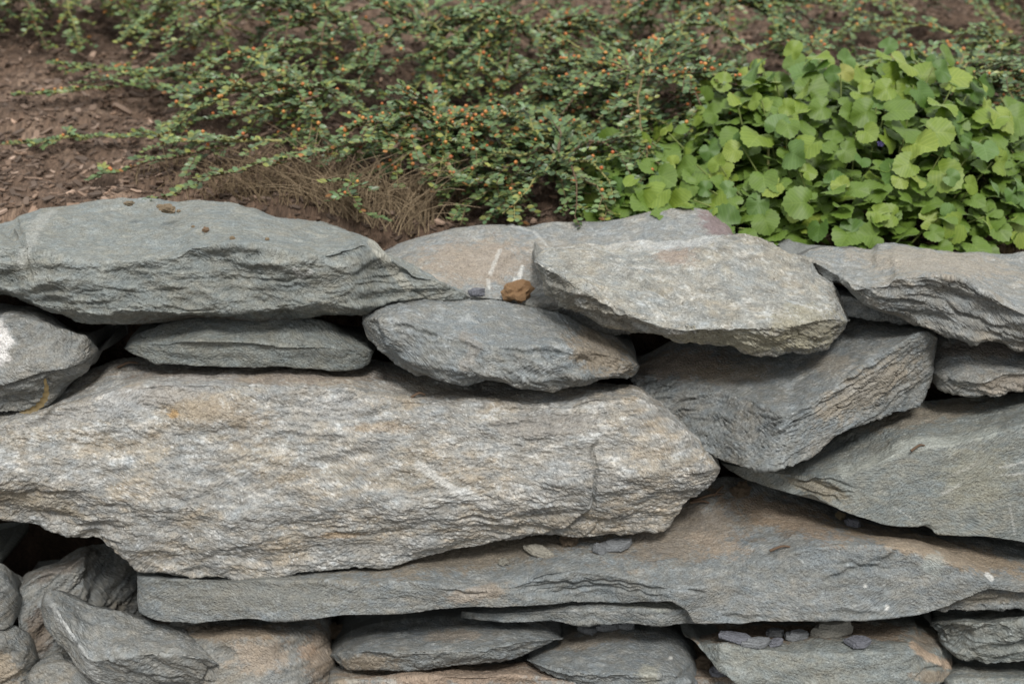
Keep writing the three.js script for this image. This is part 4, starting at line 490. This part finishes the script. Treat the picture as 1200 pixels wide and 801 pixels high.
// ---------------------------------------------------------------- the round-leaved plant
const veinMap = noiseTex(256, (u, v) => {   // u along the leaf, v across
  const y = Math.abs(v - 0.5) * 2; let k = sstep(0.05, 0.0, y * (1 + u)); for (let i = 0; i < 6; i++) { const x = u - 0.05 - i * 0.13 - y * 0.42; k = Math.max(k, 0.8 * sstep(0.022, 0.0, Math.abs(x)) * sstep(1, 0.75, y)); }
  const m = 0.5 + 0.5 * tile(u, v, 9, 9, 4); return [0.80 + 0.16 * k + 0.05 * m, 0.84 + 0.12 * k + 0.04 * m, 0.70 + 0.26 * k];
}, true);
function roundLeaf(seed) {
  const r = rng(seed), n = 36, pos = [], uv = [], idx = []; const cup = 0.10 + 0.25 * r(), fold = 0.2 + 0.45 * r(), wav = 0.09 + 0.10 * r(), ph = r() * 6;
  const put3 = (x, z) => { const rr = Math.hypot(x - 0.45, z); pos.push(x, fold * Math.abs(z) * 0.5 - cup * rr * rr + wav * Math.sin(3 * Math.atan2(z, x - 0.45) + ph) * rr, z); uv.push(clamp(x * 0.95 + 0.03, 0, 1), z * 0.9 + 0.5); };
  put3(0.42, 0); const rings = [0.5, 1];
  for (const R of rings) for (let i = 0; i < n; i++) { const a = (i / n) * 2 * Math.PI + Math.PI; let ra = 0.52 * (1 + 0.05 * Math.cos(a)); const notch = Math.exp(-Math.pow((Math.abs(Math.atan2(Math.sin(a - Math.PI), Math.cos(a - Math.PI)))) / 0.28, 2)); ra *= 1 - 0.62 * notch; const tip = Math.exp(-Math.pow(Math.atan2(Math.sin(a), Math.cos(a)) / 0.3, 2)); ra *= 1 + 0.12 * tip; if (R === 1) ra *= (i % 2 ? 0.945 : 1.025); put3(0.45 + ra * R * Math.cos(a), ra * R * Math.sin(a) * 1.02); }
  for (let i = 0; i < n; i++) { const j = (i + 1) % n; idx.push(0, 1 + j, 1 + i); idx.push(1 + i, 1 + j, 1 + n + j, 1 + i, 1 + n + j, 1 + n + i); }
  const g = new THREE.BufferGeometry(); g.setAttribute('position', new THREE.Float32BufferAttribute(pos, 3)); g.setAttribute('uv', new THREE.Float32BufferAttribute(uv, 2)); g.setIndex(idx); g.computeVertexNormals(); return g;
}
{
  const r = rng(909), pl = new THREE.Group(); put(pl, 'bellflower_plant'); tag(pl, 'lush bright green plant of round toothed leaves behind the speckled cap stone', 'plant');
  const base = new THREE.Vector3(...baseOf(985, 262)); pl.position.copy(base);
  const geos = [1, 2, 3, 4, 5, 6].map(k => roundLeaf(300 + k));
  const mats = [[0.260, 0.350, 0.055], [0.175, 0.270, 0.045], [0.115, 0.215, 0.042], [0.335, 0.410, 0.085], [0.40, 0.39, 0.12], [0.165, 0.275, 0.085]].map(c => new THREE.MeshPhysicalMaterial({ color: new THREE.Color(...c), map: veinMap, roughness: 0.55, transmission: 0.22, thickness: 0, side: THREE.DoubleSide }));
  const stems = []; const leafSpots = [];
  // crown height over the soil: a mound in two lobes
  const crown = (x, z) => { const e1 = Math.hypot((x - base.x - 0.035) / 0.275, (z - base.z + 0.07) / 0.21), e2 = Math.hypot((x - base.x + 0.17) / 0.20, (z - base.z + 0.02) / 0.14); return Math.max(e1 < 1 ? 0.185 * Math.pow(1 - e1 * e1, 0.5) : 0, e2 < 1 ? 0.10 * Math.pow(1 - e2 * e2, 0.5) : 0); };
  const far = (x, y, z, d) => leafSpots.every(q => Math.hypot(q[0] - x, q[1] - y, q[2] - z) > d);
  for (let t = 0; t < 30000 && leafSpots.length < 300; t++) {
    const x = base.x + (r() * 2 - 1) * 0.38, z = base.z - 0.05 + (r() * 2 - 1) * 0.23, c = crown(x, z); if (c < 0.012) continue;
    const k = leafSpots.length < 235 ? 0.88 + 0.2 * r() : 0.45 + 0.4 * r(), y = bankY(x, z) + c * k + 0.006, L = 0.023 + 0.025 * Math.pow(r(), 1.5);
    if (z < base.z - 0.16 && r() < 0.6) continue;
    if (!far(x, y, z, (t < 6000 ? 0.023 : t < 14000 ? 0.018 : 0.014))) continue;
    leafSpots.push([x, y, z, L, c]);
  }
  const inner = []; for (let t = 0; t < 9000 && inner.length < 1500; t++) { const x = base.x + (r() * 2 - 1) * 0.38, z = base.z - 0.05 + (r() * 2 - 1) * 0.23, c = crown(x, z); if (c < 0.012) continue; inner.push([x, bankY(x, z) + c * (0.15 + 0.75 * r()) + 0.004, z, 0.022 + 0.018 * r()]); }
  const X = new THREE.Vector3(), Y = new THREE.Vector3(), Z = new THREE.Vector3(), M = new THREE.Matrix4();
  leafSpots.forEach(([x, y, z, L, c], i) => {
    const out = new THREE.Vector3((x - base.x - 0.02) * 2.4, 0.62, (z - base.z + 0.07) * 2.6 + 0.42).add(new THREE.Vector3(r() - 0.5, (r() - 0.5) * 0.4, r() - 0.5).multiplyScalar(1.25)).normalize();
    Y.copy(out); const az = r() * 6.28; X.set(Math.cos(az), -0.15, Math.sin(az)).addScaledVector(new THREE.Vector3(x - base.x, 0, z - base.z + 0.05), 2.5); X.addScaledVector(Y, -X.dot(Y)).normalize(); Z.crossVectors(X, Y);
    M.makeBasis(X, Y, Z); M.scale(new THREE.Vector3(L, L, L * (0.92 + 0.2 * r()))); M.setPosition(x - base.x, y - base.y, z - base.z);
    const h = r(), mi = h < 0.30 ? 0 : h < 0.58 ? 1 : h < 0.72 ? 2 : h < 0.86 ? 3 : h < 0.91 ? 4 : 5; const lf = new THREE.Mesh(geos[i % 6], mats[mi]); lf.applyMatrix4(M); put(lf, 'leaf', pl);
    if (i % 4 === 0) { const a = new THREE.Vector3(x, y, z), d = new THREE.Vector3(lerp(x, base.x, 0.35), bankY(x, z), lerp(z, base.z, 0.25)); const mid = a.clone().lerp(d, 0.5); mid.x += (r() - 0.5) * 0.02; mid.y += 0.01; stems.push(tubeGeo(new THREE.CatmullRomCurve3([d, mid, a]).getPoints(5).map(p => p.sub(base)), 0.0012, 0.0009, 4)); }
  });
  const sm = new THREE.Mesh(mergeGeometries(stems), new THREE.MeshStandardMaterial({ color: new THREE.Color(0.20, 0.24, 0.07), roughness: 0.7 })); put(sm, 'stems', pl); sm.userData.kind = 'stuff';
  const inn = new THREE.InstancedMesh(geos[2], mats[1], inner.length); inner.forEach(([x, y, z, L], i) => { Y.set(r() - 0.5, 0.9, r() - 0.2).normalize(); X.set(r() - 0.5, 0, r() - 0.5); X.addScaledVector(Y, -X.dot(Y)).normalize(); Z.crossVectors(X, Y); M.makeBasis(X, Y, Z); M.scale(new THREE.Vector3(L, L, L)); M.setPosition(x - base.x, y - base.y, z - base.z); inn.setMatrixAt(i, M); }); put(inn, 'inner_foliage', pl); inn.userData.kind = 'stuff';
  // dry flower stalks and two small violet flowers
  const dry = new THREE.MeshStandardMaterial({ color: new THREE.Color(0.42, 0.40, 0.17), roughness: 0.8 });
  for (const [x0, y0, x1, y1, h] of [[905, 175, 898, 118, 0.11], [912, 170, 904, 115, 0.12], [916, 175, 917, 140, 0.10], [900, 205, 899, 165, 0.08], [950, 130, 948, 95, 0.14]]) { const a = G(x0, y0, 0.06), b = a.clone(); const s = 0.0012; b.x += (x1 - x0) * s; b.y += (y0 - y1) * s; put(new THREE.Mesh(tubeGeo([a, a.clone().lerp(b, 0.5), b].map(p => p.clone().sub(base)), 0.0020, 0.0014, 5), dry), 'stalk', pl); }
  const petal = new THREE.MeshStandardMaterial({ color: new THREE.Color(0.25, 0.20, 0.55), roughness: 0.6 });
  for (const [x, y, h, sc] of [[1143, 183, 0.10, 1], [1032, 170, 0.13, 0.7], [1184, 182, 0.05, 0.8]]) { const p = G(x, y, h).sub(base), gs = []; for (let k = 0; k < 5; k++) { const g = new THREE.SphereGeometry(0.005 * sc, 8, 6); g.scale(1, 0.35, 0.55); g.translate(0.0045 * sc, 0, 0); g.rotateZ(0.6); g.rotateY(k * 1.2566); gs.push(g); } const m = new THREE.Mesh(mergeGeometries(gs), petal); m.position.copy(p); m.rotation.x = 0.7; put(m, 'flower', pl); }
}
// ---------------------------------------------------------------- dry grass
const dryMats = [[0.30, 0.225, 0.14], [0.24, 0.175, 0.105], [0.33, 0.28, 0.14]].map(c => new THREE.MeshStandardMaterial({ color: new THREE.Color(...c), roughness: 0.9 }));
function dryTuft(label, seed, px, py, n, w, h, mi, group) {
  const r = rng(seed), base = new THREE.Vector3(...baseOf(px, py)), gs = [];
  for (let i = 0; i < n; i++) { const a = r() * 6.28, q = Math.sqrt(r()) * w, x = base.x + Math.cos(a) * q, z = Math.min(-0.22, base.z + Math.sin(a) * q * 0.55), y = bankY(x, z), b = r() * 6.28, L = h * (0.4 + 0.8 * r()), lean = 0.05 + 1.2 * r(); const p0 = new THREE.Vector3(x, y - 0.004, z), p1 = p0.clone().add(new THREE.Vector3(Math.cos(b) * lean * L * 0.35, L * 0.6, Math.sin(b) * lean * L * 0.35)), p2 = p1.clone().add(new THREE.Vector3(Math.cos(b) * lean * L * 0.7, L * (0.35 - 0.5 * r()), Math.sin(b) * lean * L * 0.7)); gs.push(tubeGeo(new THREE.QuadraticBezierCurve3(p0, p1, p2).getPoints(5).map(p => p.sub(base)), 0.0009, 0.0003, 3)); }
  const m = new THREE.Mesh(mergeGeometries(gs), dryMats[mi]); m.position.copy(base); put(m, 'dry_grass_tuft'); tag(m, label, 'dry grass', group);
}
dryTuft('tuft of dead brown grass between the berry mound and the long cap stone', 601, 430, 252, 430, 0.095, 0.10, 0);
dryTuft('matted brown dead grass under the runners, behind the long cap stone', 602, 340, 230, 340, 0.11, 0.075, 1);
dryTuft('thin dead grass beside the flat back slab', 603, 500, 252, 260, 0.07, 0.075, 0);
dryTuft('sparse dead grass stems at the edge of the open mulch', 604, 240, 215, 160, 0.10, 0.045, 1);
dryTuft('straw-coloured grass tuft beside the round-leaved plant', 605, 1180, 238, 220, 0.06, 0.10, 2);
// ---------------------------------------------------------------- loose things lying on the stones
const CHIPS = 'slate chips lying on the ledges';
function lump(seed, sx, sy, sz, flat = 0) {
  const g0 = new THREE.IcosahedronGeometry(1, 3), p = g0.attributes.position; for (let i = 0; i < p.count; i++) { let x = p.getX(i), y = p.getY(i), z = p.getZ(i); const k = 1 + 0.34 * n3(x * 1.3 + seed, y * 1.1, z * 1.1) + 0.14 * n3(x * 3.2 + seed, y * 3.2, z * 3.2) + 0.07 * n3(x * 8 + seed, y * 8, z * 8); x *= k; y *= k; z *= k; if (flat) { y = clamp(y, -flat, flat * (0.8 + 0.4 * n3(x * 1.5, z * 1.5, seed))); } p.setXYZ(i, x * sx, y * sy, z * sz); } g0.computeVertexNormals(); return g0;
}
function chipGeo(seed, sx, th, sz) {   // broken flake: angular outline, bevelled rim, a stepped upper layer
  const r = rng(seed * 97 + 5), n = 6 + Math.floor(r() * 3), outline = []; for (let i = 0; i < n; i++) { const a = (i + 0.6 * r()) / n * 6.283, k = 0.75 + 0.35 * r(); outline.push(new THREE.Vector2(Math.cos(a) * sx * k, Math.sin(a) * sz * k)); }
  const layer = (k, h, y) => { const e = new THREE.ExtrudeGeometry(new THREE.Shape(outline.map(v => new THREE.Vector2(v.x * k + (k < 1 ? sx * 0.12 : 0), v.y * k - (k < 1 ? sz * 0.15 : 0)))), { depth: h, bevelEnabled: true, bevelThickness: h * 0.35, bevelSize: Math.min(sx, sz) * 0.10, bevelSegments: 1, steps: 1 }); e.rotateX(-Math.PI / 2); e.translate(0, y, 0); return e; };
  const g = mergeGeometries([layer(1, th * 0.6, 0), layer(0.78, th * 0.5, th * 0.55)]), p = g.attributes.position; const sl = (r() - 0.5) * 0.35; for (let i = 0; i < p.count; i++) { const x = p.getX(i), y = p.getY(i), z = p.getZ(i), k = 0.0012 * n3(x * 140 + seed, y * 200, z * 140); p.setXYZ(i, x + k, y + sl * x + k, z + k); } g.computeVertexNormals(); return g;
}
const lm = (c, ro = 0.85) => new THREE.MeshStandardMaterial({ color: new THREE.Color(...c).multiplyScalar(1.35), map: grainMap, bumpMap: grainBump, bumpScale: 0.0015, roughness: ro });
const chipMats = [lm([0.20, 0.21, 0.22]), lm([0.16, 0.165, 0.19]), lm([0.25, 0.24, 0.21]), lm([0.20, 0.15, 0.10])];
// rest(x, y): the place on the wall's stones under that sheet place
const caster = new THREE.Raycaster(); wall.updateMatrixWorld(true); for (const m of wall.children) { m.geometry.computeBoundingBox(); m.geometry.computeBoundingSphere(); }
function rest(x, y) {
  const t = P(x, y, 0), o = camera.position.clone(), d = t.sub(o).normalize(); let best = null;
  for (const m of wall.children.slice(0, 28)) { const bs = m.geometry.boundingBox; caster.set(o, d); if (!caster.ray.intersectsBox(bs)) continue; const P3 = m.geometry.attributes.position.array, ix = m.geometry.index.array, a = new THREE.Vector3(), b = new THREE.Vector3(), c = new THREE.Vector3(), h = new THREE.Vector3(); for (let i = 0; i < ix.length; i += 3) { a.fromArray(P3, ix[i] * 3); if (Math.abs(a.x - (o.x + d.x * 1.65)) > 0.05) continue; b.fromArray(P3, ix[i + 1] * 3); c.fromArray(P3, ix[i + 2] * 3); if (caster.ray.intersectTriangle(a, b, c, false, h)) { const L = h.distanceTo(o); if (!best || L < best.L) best = { L, p: h.clone(), n: b.clone().sub(a).cross(c.clone().sub(a)).normalize() }; } } }
  if (!best) return { p: P(x, y, -0.1), n: UP.clone() };
  return best;
}
function loose(name, label, cat, x, y, geo, mat, turn, group, lift = 0.5) {
  const q = rest(x, y), m = new THREE.Mesh(geo, mat); geo.computeBoundingBox(); m.position.copy(q.p); m.position.y += -geo.boundingBox.min.y * lift; m.rotation.y = turn; put(m, name); tag(m, label, cat, group); return m;
}
loose('pebble', 'small rust-orange pebble lodged where the blunt stone meets the back slab', 'pebble', 607, 352, lump(1, 0.017, 0.013, 0.013), lm([0.42, 0.25, 0.125]), 0.3, null, 0.75);
loose('slate_chip', 'small dark slate chip at the tip of the long cap stone', 'slate chip', 559, 346, chipGeo(2, 0.010, 0.006, 0.006), chipMats[1], 0.3, null, 0.7);
for (const [x, y, sx, sz, mi, sd, lab] of [
  [862, 752, 0.022, 0.010, 1, 21, 'thin slate chip on soil at the end of the row beside the gap'], [885, 757, 0.020, 0.009, 0, 22, 'long flat slate chip in the row on the wide pale stone'], [909, 746, 0.012, 0.008, 0, 23, 'small slate chip in the soil behind the long flat chip'], [908, 757, 0.010, 0.005, 1, 24, 'tiny bluish slate crumb at the front of the soil on the wide pale stone'], [935, 749, 0.016, 0.009, 0, 25, 'thin slate chip beside the thick stepped chip'], [974, 744, 0.022, 0.015, 2, 26, 'thick stepped slate chip, largest on the wide pale stone'], [1006, 756, 0.018, 0.012, 1, 27, 'smooth purplish-blue slate chip next to the thick stepped chip'],
  [690, 741, 0.012, 0.009, 0, 28, 'rough grey crumb on the back edge of the flat-topped stone, first of three'], [712, 738, 0.014, 0.009, 0, 29, 'wide grey crumb between two others on the flat-topped stone'], [734, 738, 0.012, 0.007, 0, 30, 'smallest grey crumb on the back edge of the flat-topped stone'],
  [632, 650, 0.018, 0.010, 2, 31, 'pale flat slate flake in the shadow of the largest stone'], [722, 642, 0.020, 0.013, 0, 32, 'tilted grey slate flake under the end of the largest stone'], [703, 647, 0.010, 0.007, 0, 33, 'little grey flake beside the tilted slate flake'], [668, 638, 0.011, 0.010, 3, 34, 'brown clod under the largest stone'], [1133, 643, 0.012, 0.010, 2, 35, 'knobbly grey bit under the edge of the smooth greenish slab'], [1146, 640, 0.014, 0.010, 3, 36, 'brown lump under the edge of the smooth greenish slab'], [985, 607, 0.006, 0.006, 2, 37, 'round tan pebble under the edge of the smooth greenish slab'], [1000, 617, 0.009, 0.006, 1, 38, 'small bluish pebble next to the round tan pebble'], [590, 661, 0.006, 0.006, 2, 39, 'round whitish pebble on the dusty top of the long slab'], [845, 790, 0.016, 0.012, 1, 40, 'dark slate chip down in the gap beside the flat-topped stone'], [826, 783, 0.013, 0.010, 3, 41, 'brown clod down in the gap beside the flat-topped stone'], [392, 745, 0.012, 0.012, 3, 42, 'brown clod in the crack beside the smooth lens-shaped stone'], [868, 580, 0.012, 0.010, 3, 43, 'reddish-brown clod in the hole beside the largest stone'], [820, 768, 0.012, 0.010, 3, 44, 'brown crumb of earth wedged between two low stones']]) {
  const clod = mi === 3 || sx < 0.008, thin = !clod; loose(clod ? (mi === 3 ? 'clod' : 'pebble') : 'slate_chip', lab, clod ? (mi === 3 ? 'clod' : 'pebble') : 'slate chip', x, y, thin ? chipGeo(sd, sx, sx > 0.02 && sz > 0.014 ? 0.013 : 0.0065, sz) : lump(sd, sx, sx * 0.8, sz), sd === 31 ? lm([0.34, 0.32, 0.27]) : sd === 39 ? lm([0.42, 0.40, 0.34]) : sd === 37 ? lm([0.34, 0.27, 0.16]) : chipMats[mi], hash(sd, 1, 1) * 1.2 - 0.6, thin ? CHIPS : mi === 3 ? 'earth clods lodged in the wall' : 'pebbles lying on the ledges', thin ? 0.9 : 0.6);
}
loose('clod', 'crumbly tan clod of earth on top of the long cap stone', 'clod', 196, 247, lump(51, 0.009, 0.005, 0.008), lm([0.36, 0.27, 0.17]), 0, 'earth crumbs on the cap stone');
loose('clod', 'small flat earth crumb beside the tan clod on the cap stone', 'clod', 151, 240, lump(52, 0.006, 0.003, 0.005), lm([0.34, 0.27, 0.18]), 0, 'earth crumbs on the cap stone');
loose('clod', 'little brown earth crumb on the slope of the cap stone', 'clod', 241, 271, lump(53, 0.0045, 0.003, 0.004), lm([0.32, 0.21, 0.13]), 0, 'earth crumbs on the cap stone');
for (const [x, y, R] of [[187, 243, 0.0035], [201, 249, 0.004], [209, 248, 0.0025], [226, 266, 0.002], [272, 280, 0.003], [313, 281, 0.0025]]) loose('clod', 'tiny earth crumb scattered on top of the long cap stone', 'clod', x, y, lump(60 + x, R, R * 0.7, R), lm([0.40, 0.30, 0.19]), 0, 'earth crumbs on the cap stone');
// curled dry leaf hanging on the stone with the white patch
{
  const pts = [[54, 442], [56, 455], [53, 466], [45, 475], [33, 480], [24, 481]].map(([x, y]) => P(x, y, 0.034)), cv = new THREE.CatmullRomCurve3(pts), n = 24, pos = [], idx = [];
  for (let i = 0; i <= n; i++) { const t = i / n, p = cv.getPoint(t), T = cv.getTangent(t), w = 0.0036 * Math.pow(Math.sin(Math.PI * Math.min(1, t * 0.9 + 0.08)), 0.7), N = new THREE.Vector3(-T.y, T.x, 0.0).normalize(); for (const [k, l] of [[-1, 0.0015], [0, -0.0012], [1, 0.002]]) { const wob = 1 + 0.25 * Math.sin(i * 2.1 + k); pos.push(p.x + N.x * w * k * wob, p.y + N.y * w * k * wob, p.z + l + 0.004); } if (i) { const a = (i - 1) * 3; idx.push(a, a + 3, a + 1, a + 1, a + 3, a + 4, a + 1, a + 4, a + 2, a + 2, a + 4, a + 5); } }
  const g = new THREE.BufferGeometry(); g.setAttribute('position', new THREE.Float32BufferAttribute(pos, 3)); g.setIndex(idx); g.computeVertexNormals(); const m = new THREE.Mesh(g, new THREE.MeshStandardMaterial({ color: new THREE.Color(0.17, 0.125, 0.055), roughness: 0.6, side: THREE.DoubleSide })); put(m, 'dry_leaf'); tag(m, 'curled narrow dry leaf caught on the stone with the white patch', 'leaf');
}
// broken twigs in the holes
const twigMat = new THREE.MeshStandardMaterial({ color: new THREE.Color(0.13, 0.085, 0.055), roughness: 0.9 });
[[830, 585, 0.05, 0.4, 'reddish twig in the hole beside the largest stone'], [822, 592, 0.035, -0.5, 'short broken twig crossing the reddish twig'], [842, 577, 0.03, 1.1, 'upright bit of twig in the hole beside the largest stone'], [915, 645, 0.028, 0.05, 'thin dark twig lying flat on the long slab'], [1075, 527, 0.02, 0.5, 'dark twig bit on the dusty ledge of the greenish slab'], [490, 466, 0.016, 0.05, 'tiny dark twig on top of the largest stone'], [150, 430, 0.025, 0.3, 'dead stem beside the thin lens-shaped stone']].forEach(([x, y, L, a, lab], i) => {
  const q = rest(x, y), p0 = new THREE.Vector3(-L / 2 * Math.cos(a), -L / 2 * Math.sin(a) * 0.4, 0.004), p2 = p0.clone().multiplyScalar(-1), p1 = new THREE.Vector3(0.002, 0.004, 0.0); const m = new THREE.Mesh(tubeGeo(new THREE.CatmullRomCurve3([p0, p1, p2]).getPoints(7), 0.0017, 0.0011, 6), twigMat); m.position.copy(q.p); m.position.y += 0.003; m.position.z += 0.002; put(m, 'twig'); tag(m, lab, 'twig', 'twigs caught in the wall');
});
// ---------------------------------------------------------------- evergreen bushes on the crest of the bank
const broadLeaf = (() => { const g = new THREE.BufferGeometry(), p = [[0, 0, 0], [0.25, 0.05, 0.2], [0.25, 0.05, -0.2], [0.6, 0.05, 0.22], [0.6, 0.05, -0.22], [1, -0.05, 0], [0.3, -0.02, 0], [0.6, -0.02, 0]]; g.setAttribute('position', new THREE.Float32BufferAttribute(p.flat(), 3)); g.setIndex([0, 1, 6, 0, 6, 2, 6, 1, 3, 6, 3, 7, 6, 7, 4, 6, 4, 2, 7, 3, 5, 7, 5, 4]); g.computeVertexNormals(); return g; })();
const broadMat = new THREE.MeshStandardMaterial({ color: 0xffffff, roughness: 0.45, side: THREE.DoubleSide }), barkMat = new THREE.MeshStandardMaterial({ color: new THREE.Color(0.10, 0.075, 0.055), roughness: 0.9 });
function bush(label, seed, x, z, w, h, n, group) {
  const r = rng(seed), b = new THREE.Group(); put(b, 'evergreen_bush'); tag(b, label, 'bush', group); b.position.set(x, bankY(x, z) - 0.02, z);
  const tips = [], tr = []; tr.push(tubeGeo([new THREE.Vector3(0, 0, 0), new THREE.Vector3(0.01, h * 0.2, 0), new THREE.Vector3(0, h * 0.4, 0.01)], 0.022, 0.014, 7)); const limbs = [];
  for (let i = 0; i < 26; i++) { const a = r() * 6.283, e = 0.05 + 0.95 * r(), q = Math.sqrt(1 - e * e * 0.8), t = new THREE.Vector3(Math.cos(a) * w * q * (0.7 + 0.35 * r()), h * (0.12 + 0.85 * e), Math.sin(a) * w * 0.75 * q * (0.7 + 0.35 * r())); tips.push(t); limbs.push(tubeGeo(new THREE.QuadraticBezierCurve3(new THREE.Vector3(0, h * (0.06 + 0.25 * r()), 0), new THREE.Vector3(t.x * 0.5, t.y * 0.45, t.z * 0.5), t).getPoints(6), 0.009, 0.002, 5)); }
  put(new THREE.Mesh(mergeGeometries(tr), barkMat), 'trunk', b); put(new THREE.Mesh(mergeGeometries(limbs), barkMat), 'limbs', b);
  const im = new THREE.InstancedMesh(broadLeaf, broadMat, n), M = new THREE.Matrix4(), X = new THREE.Vector3(), Y = new THREE.Vector3(), Z = new THREE.Vector3(), c = new THREE.Color();
  for (let i = 0; i < n; i++) { const t = tips[Math.floor(r() * tips.length)], k = 0.35 + 0.65 * Math.pow(r(), 0.4), R = 0.09 * w / 0.4, p = t.clone().multiplyScalar(k).add(new THREE.Vector3((r() + r() - 1) * R, (r() + r() - 1) * R, (r() + r() - 1) * R)); p.y = Math.max(0.01, p.y); X.set(p.x + (r() - 0.5) * 0.4, (r() - 0.6) * 0.3, p.z + (r() - 0.5) * 0.4).normalize(); Y.set((r() - 0.5), 1, (r() - 0.5)); Z.crossVectors(X, Y).normalize(); Y.crossVectors(Z, X); const L = 0.016 + 0.014 * r(); M.makeBasis(X, Y, Z); M.scale(new THREE.Vector3(L, L, L)); M.setPosition(p); im.setMatrixAt(i, M); const v = 0.6 + 0.8 * r(); c.setRGB(0.050 * v, 0.095 * v, 0.032 * v); im.setColorAt(i, c); }
  put(im, 'crown', b); im.userData.kind = 'stuff';
}
const BG = 'evergreen bushes on the crest of the bank';
bush('dark evergreen bush on the crest above the open mulch', 801, -0.95, -1.52, 0.42, 0.62, 5200, BG);
bush('wide dark evergreen bush on the crest behind the trailing runners', 802, -0.30, -1.72, 0.48, 0.80, 5600, BG);
bush('dark evergreen bush on the crest behind the berry-dotted shrub', 803, 0.40, -1.74, 0.46, 0.75, 5200, BG);
bush('dark evergreen bush on the crest behind the round-leaved plant', 804, 1.06, -1.55, 0.44, 0.70, 5200, BG);
bush('evergreen bush beyond the open mulch, outermost of the crest', 805, -1.75, -1.50, 0.45, 0.75, 4000, BG);
bush('evergreen bush beyond the blue-green sprays, outermost of the crest', 806, 1.85, -1.60, 0.45, 0.75, 4000, BG);
renderer.render(scene, camera);
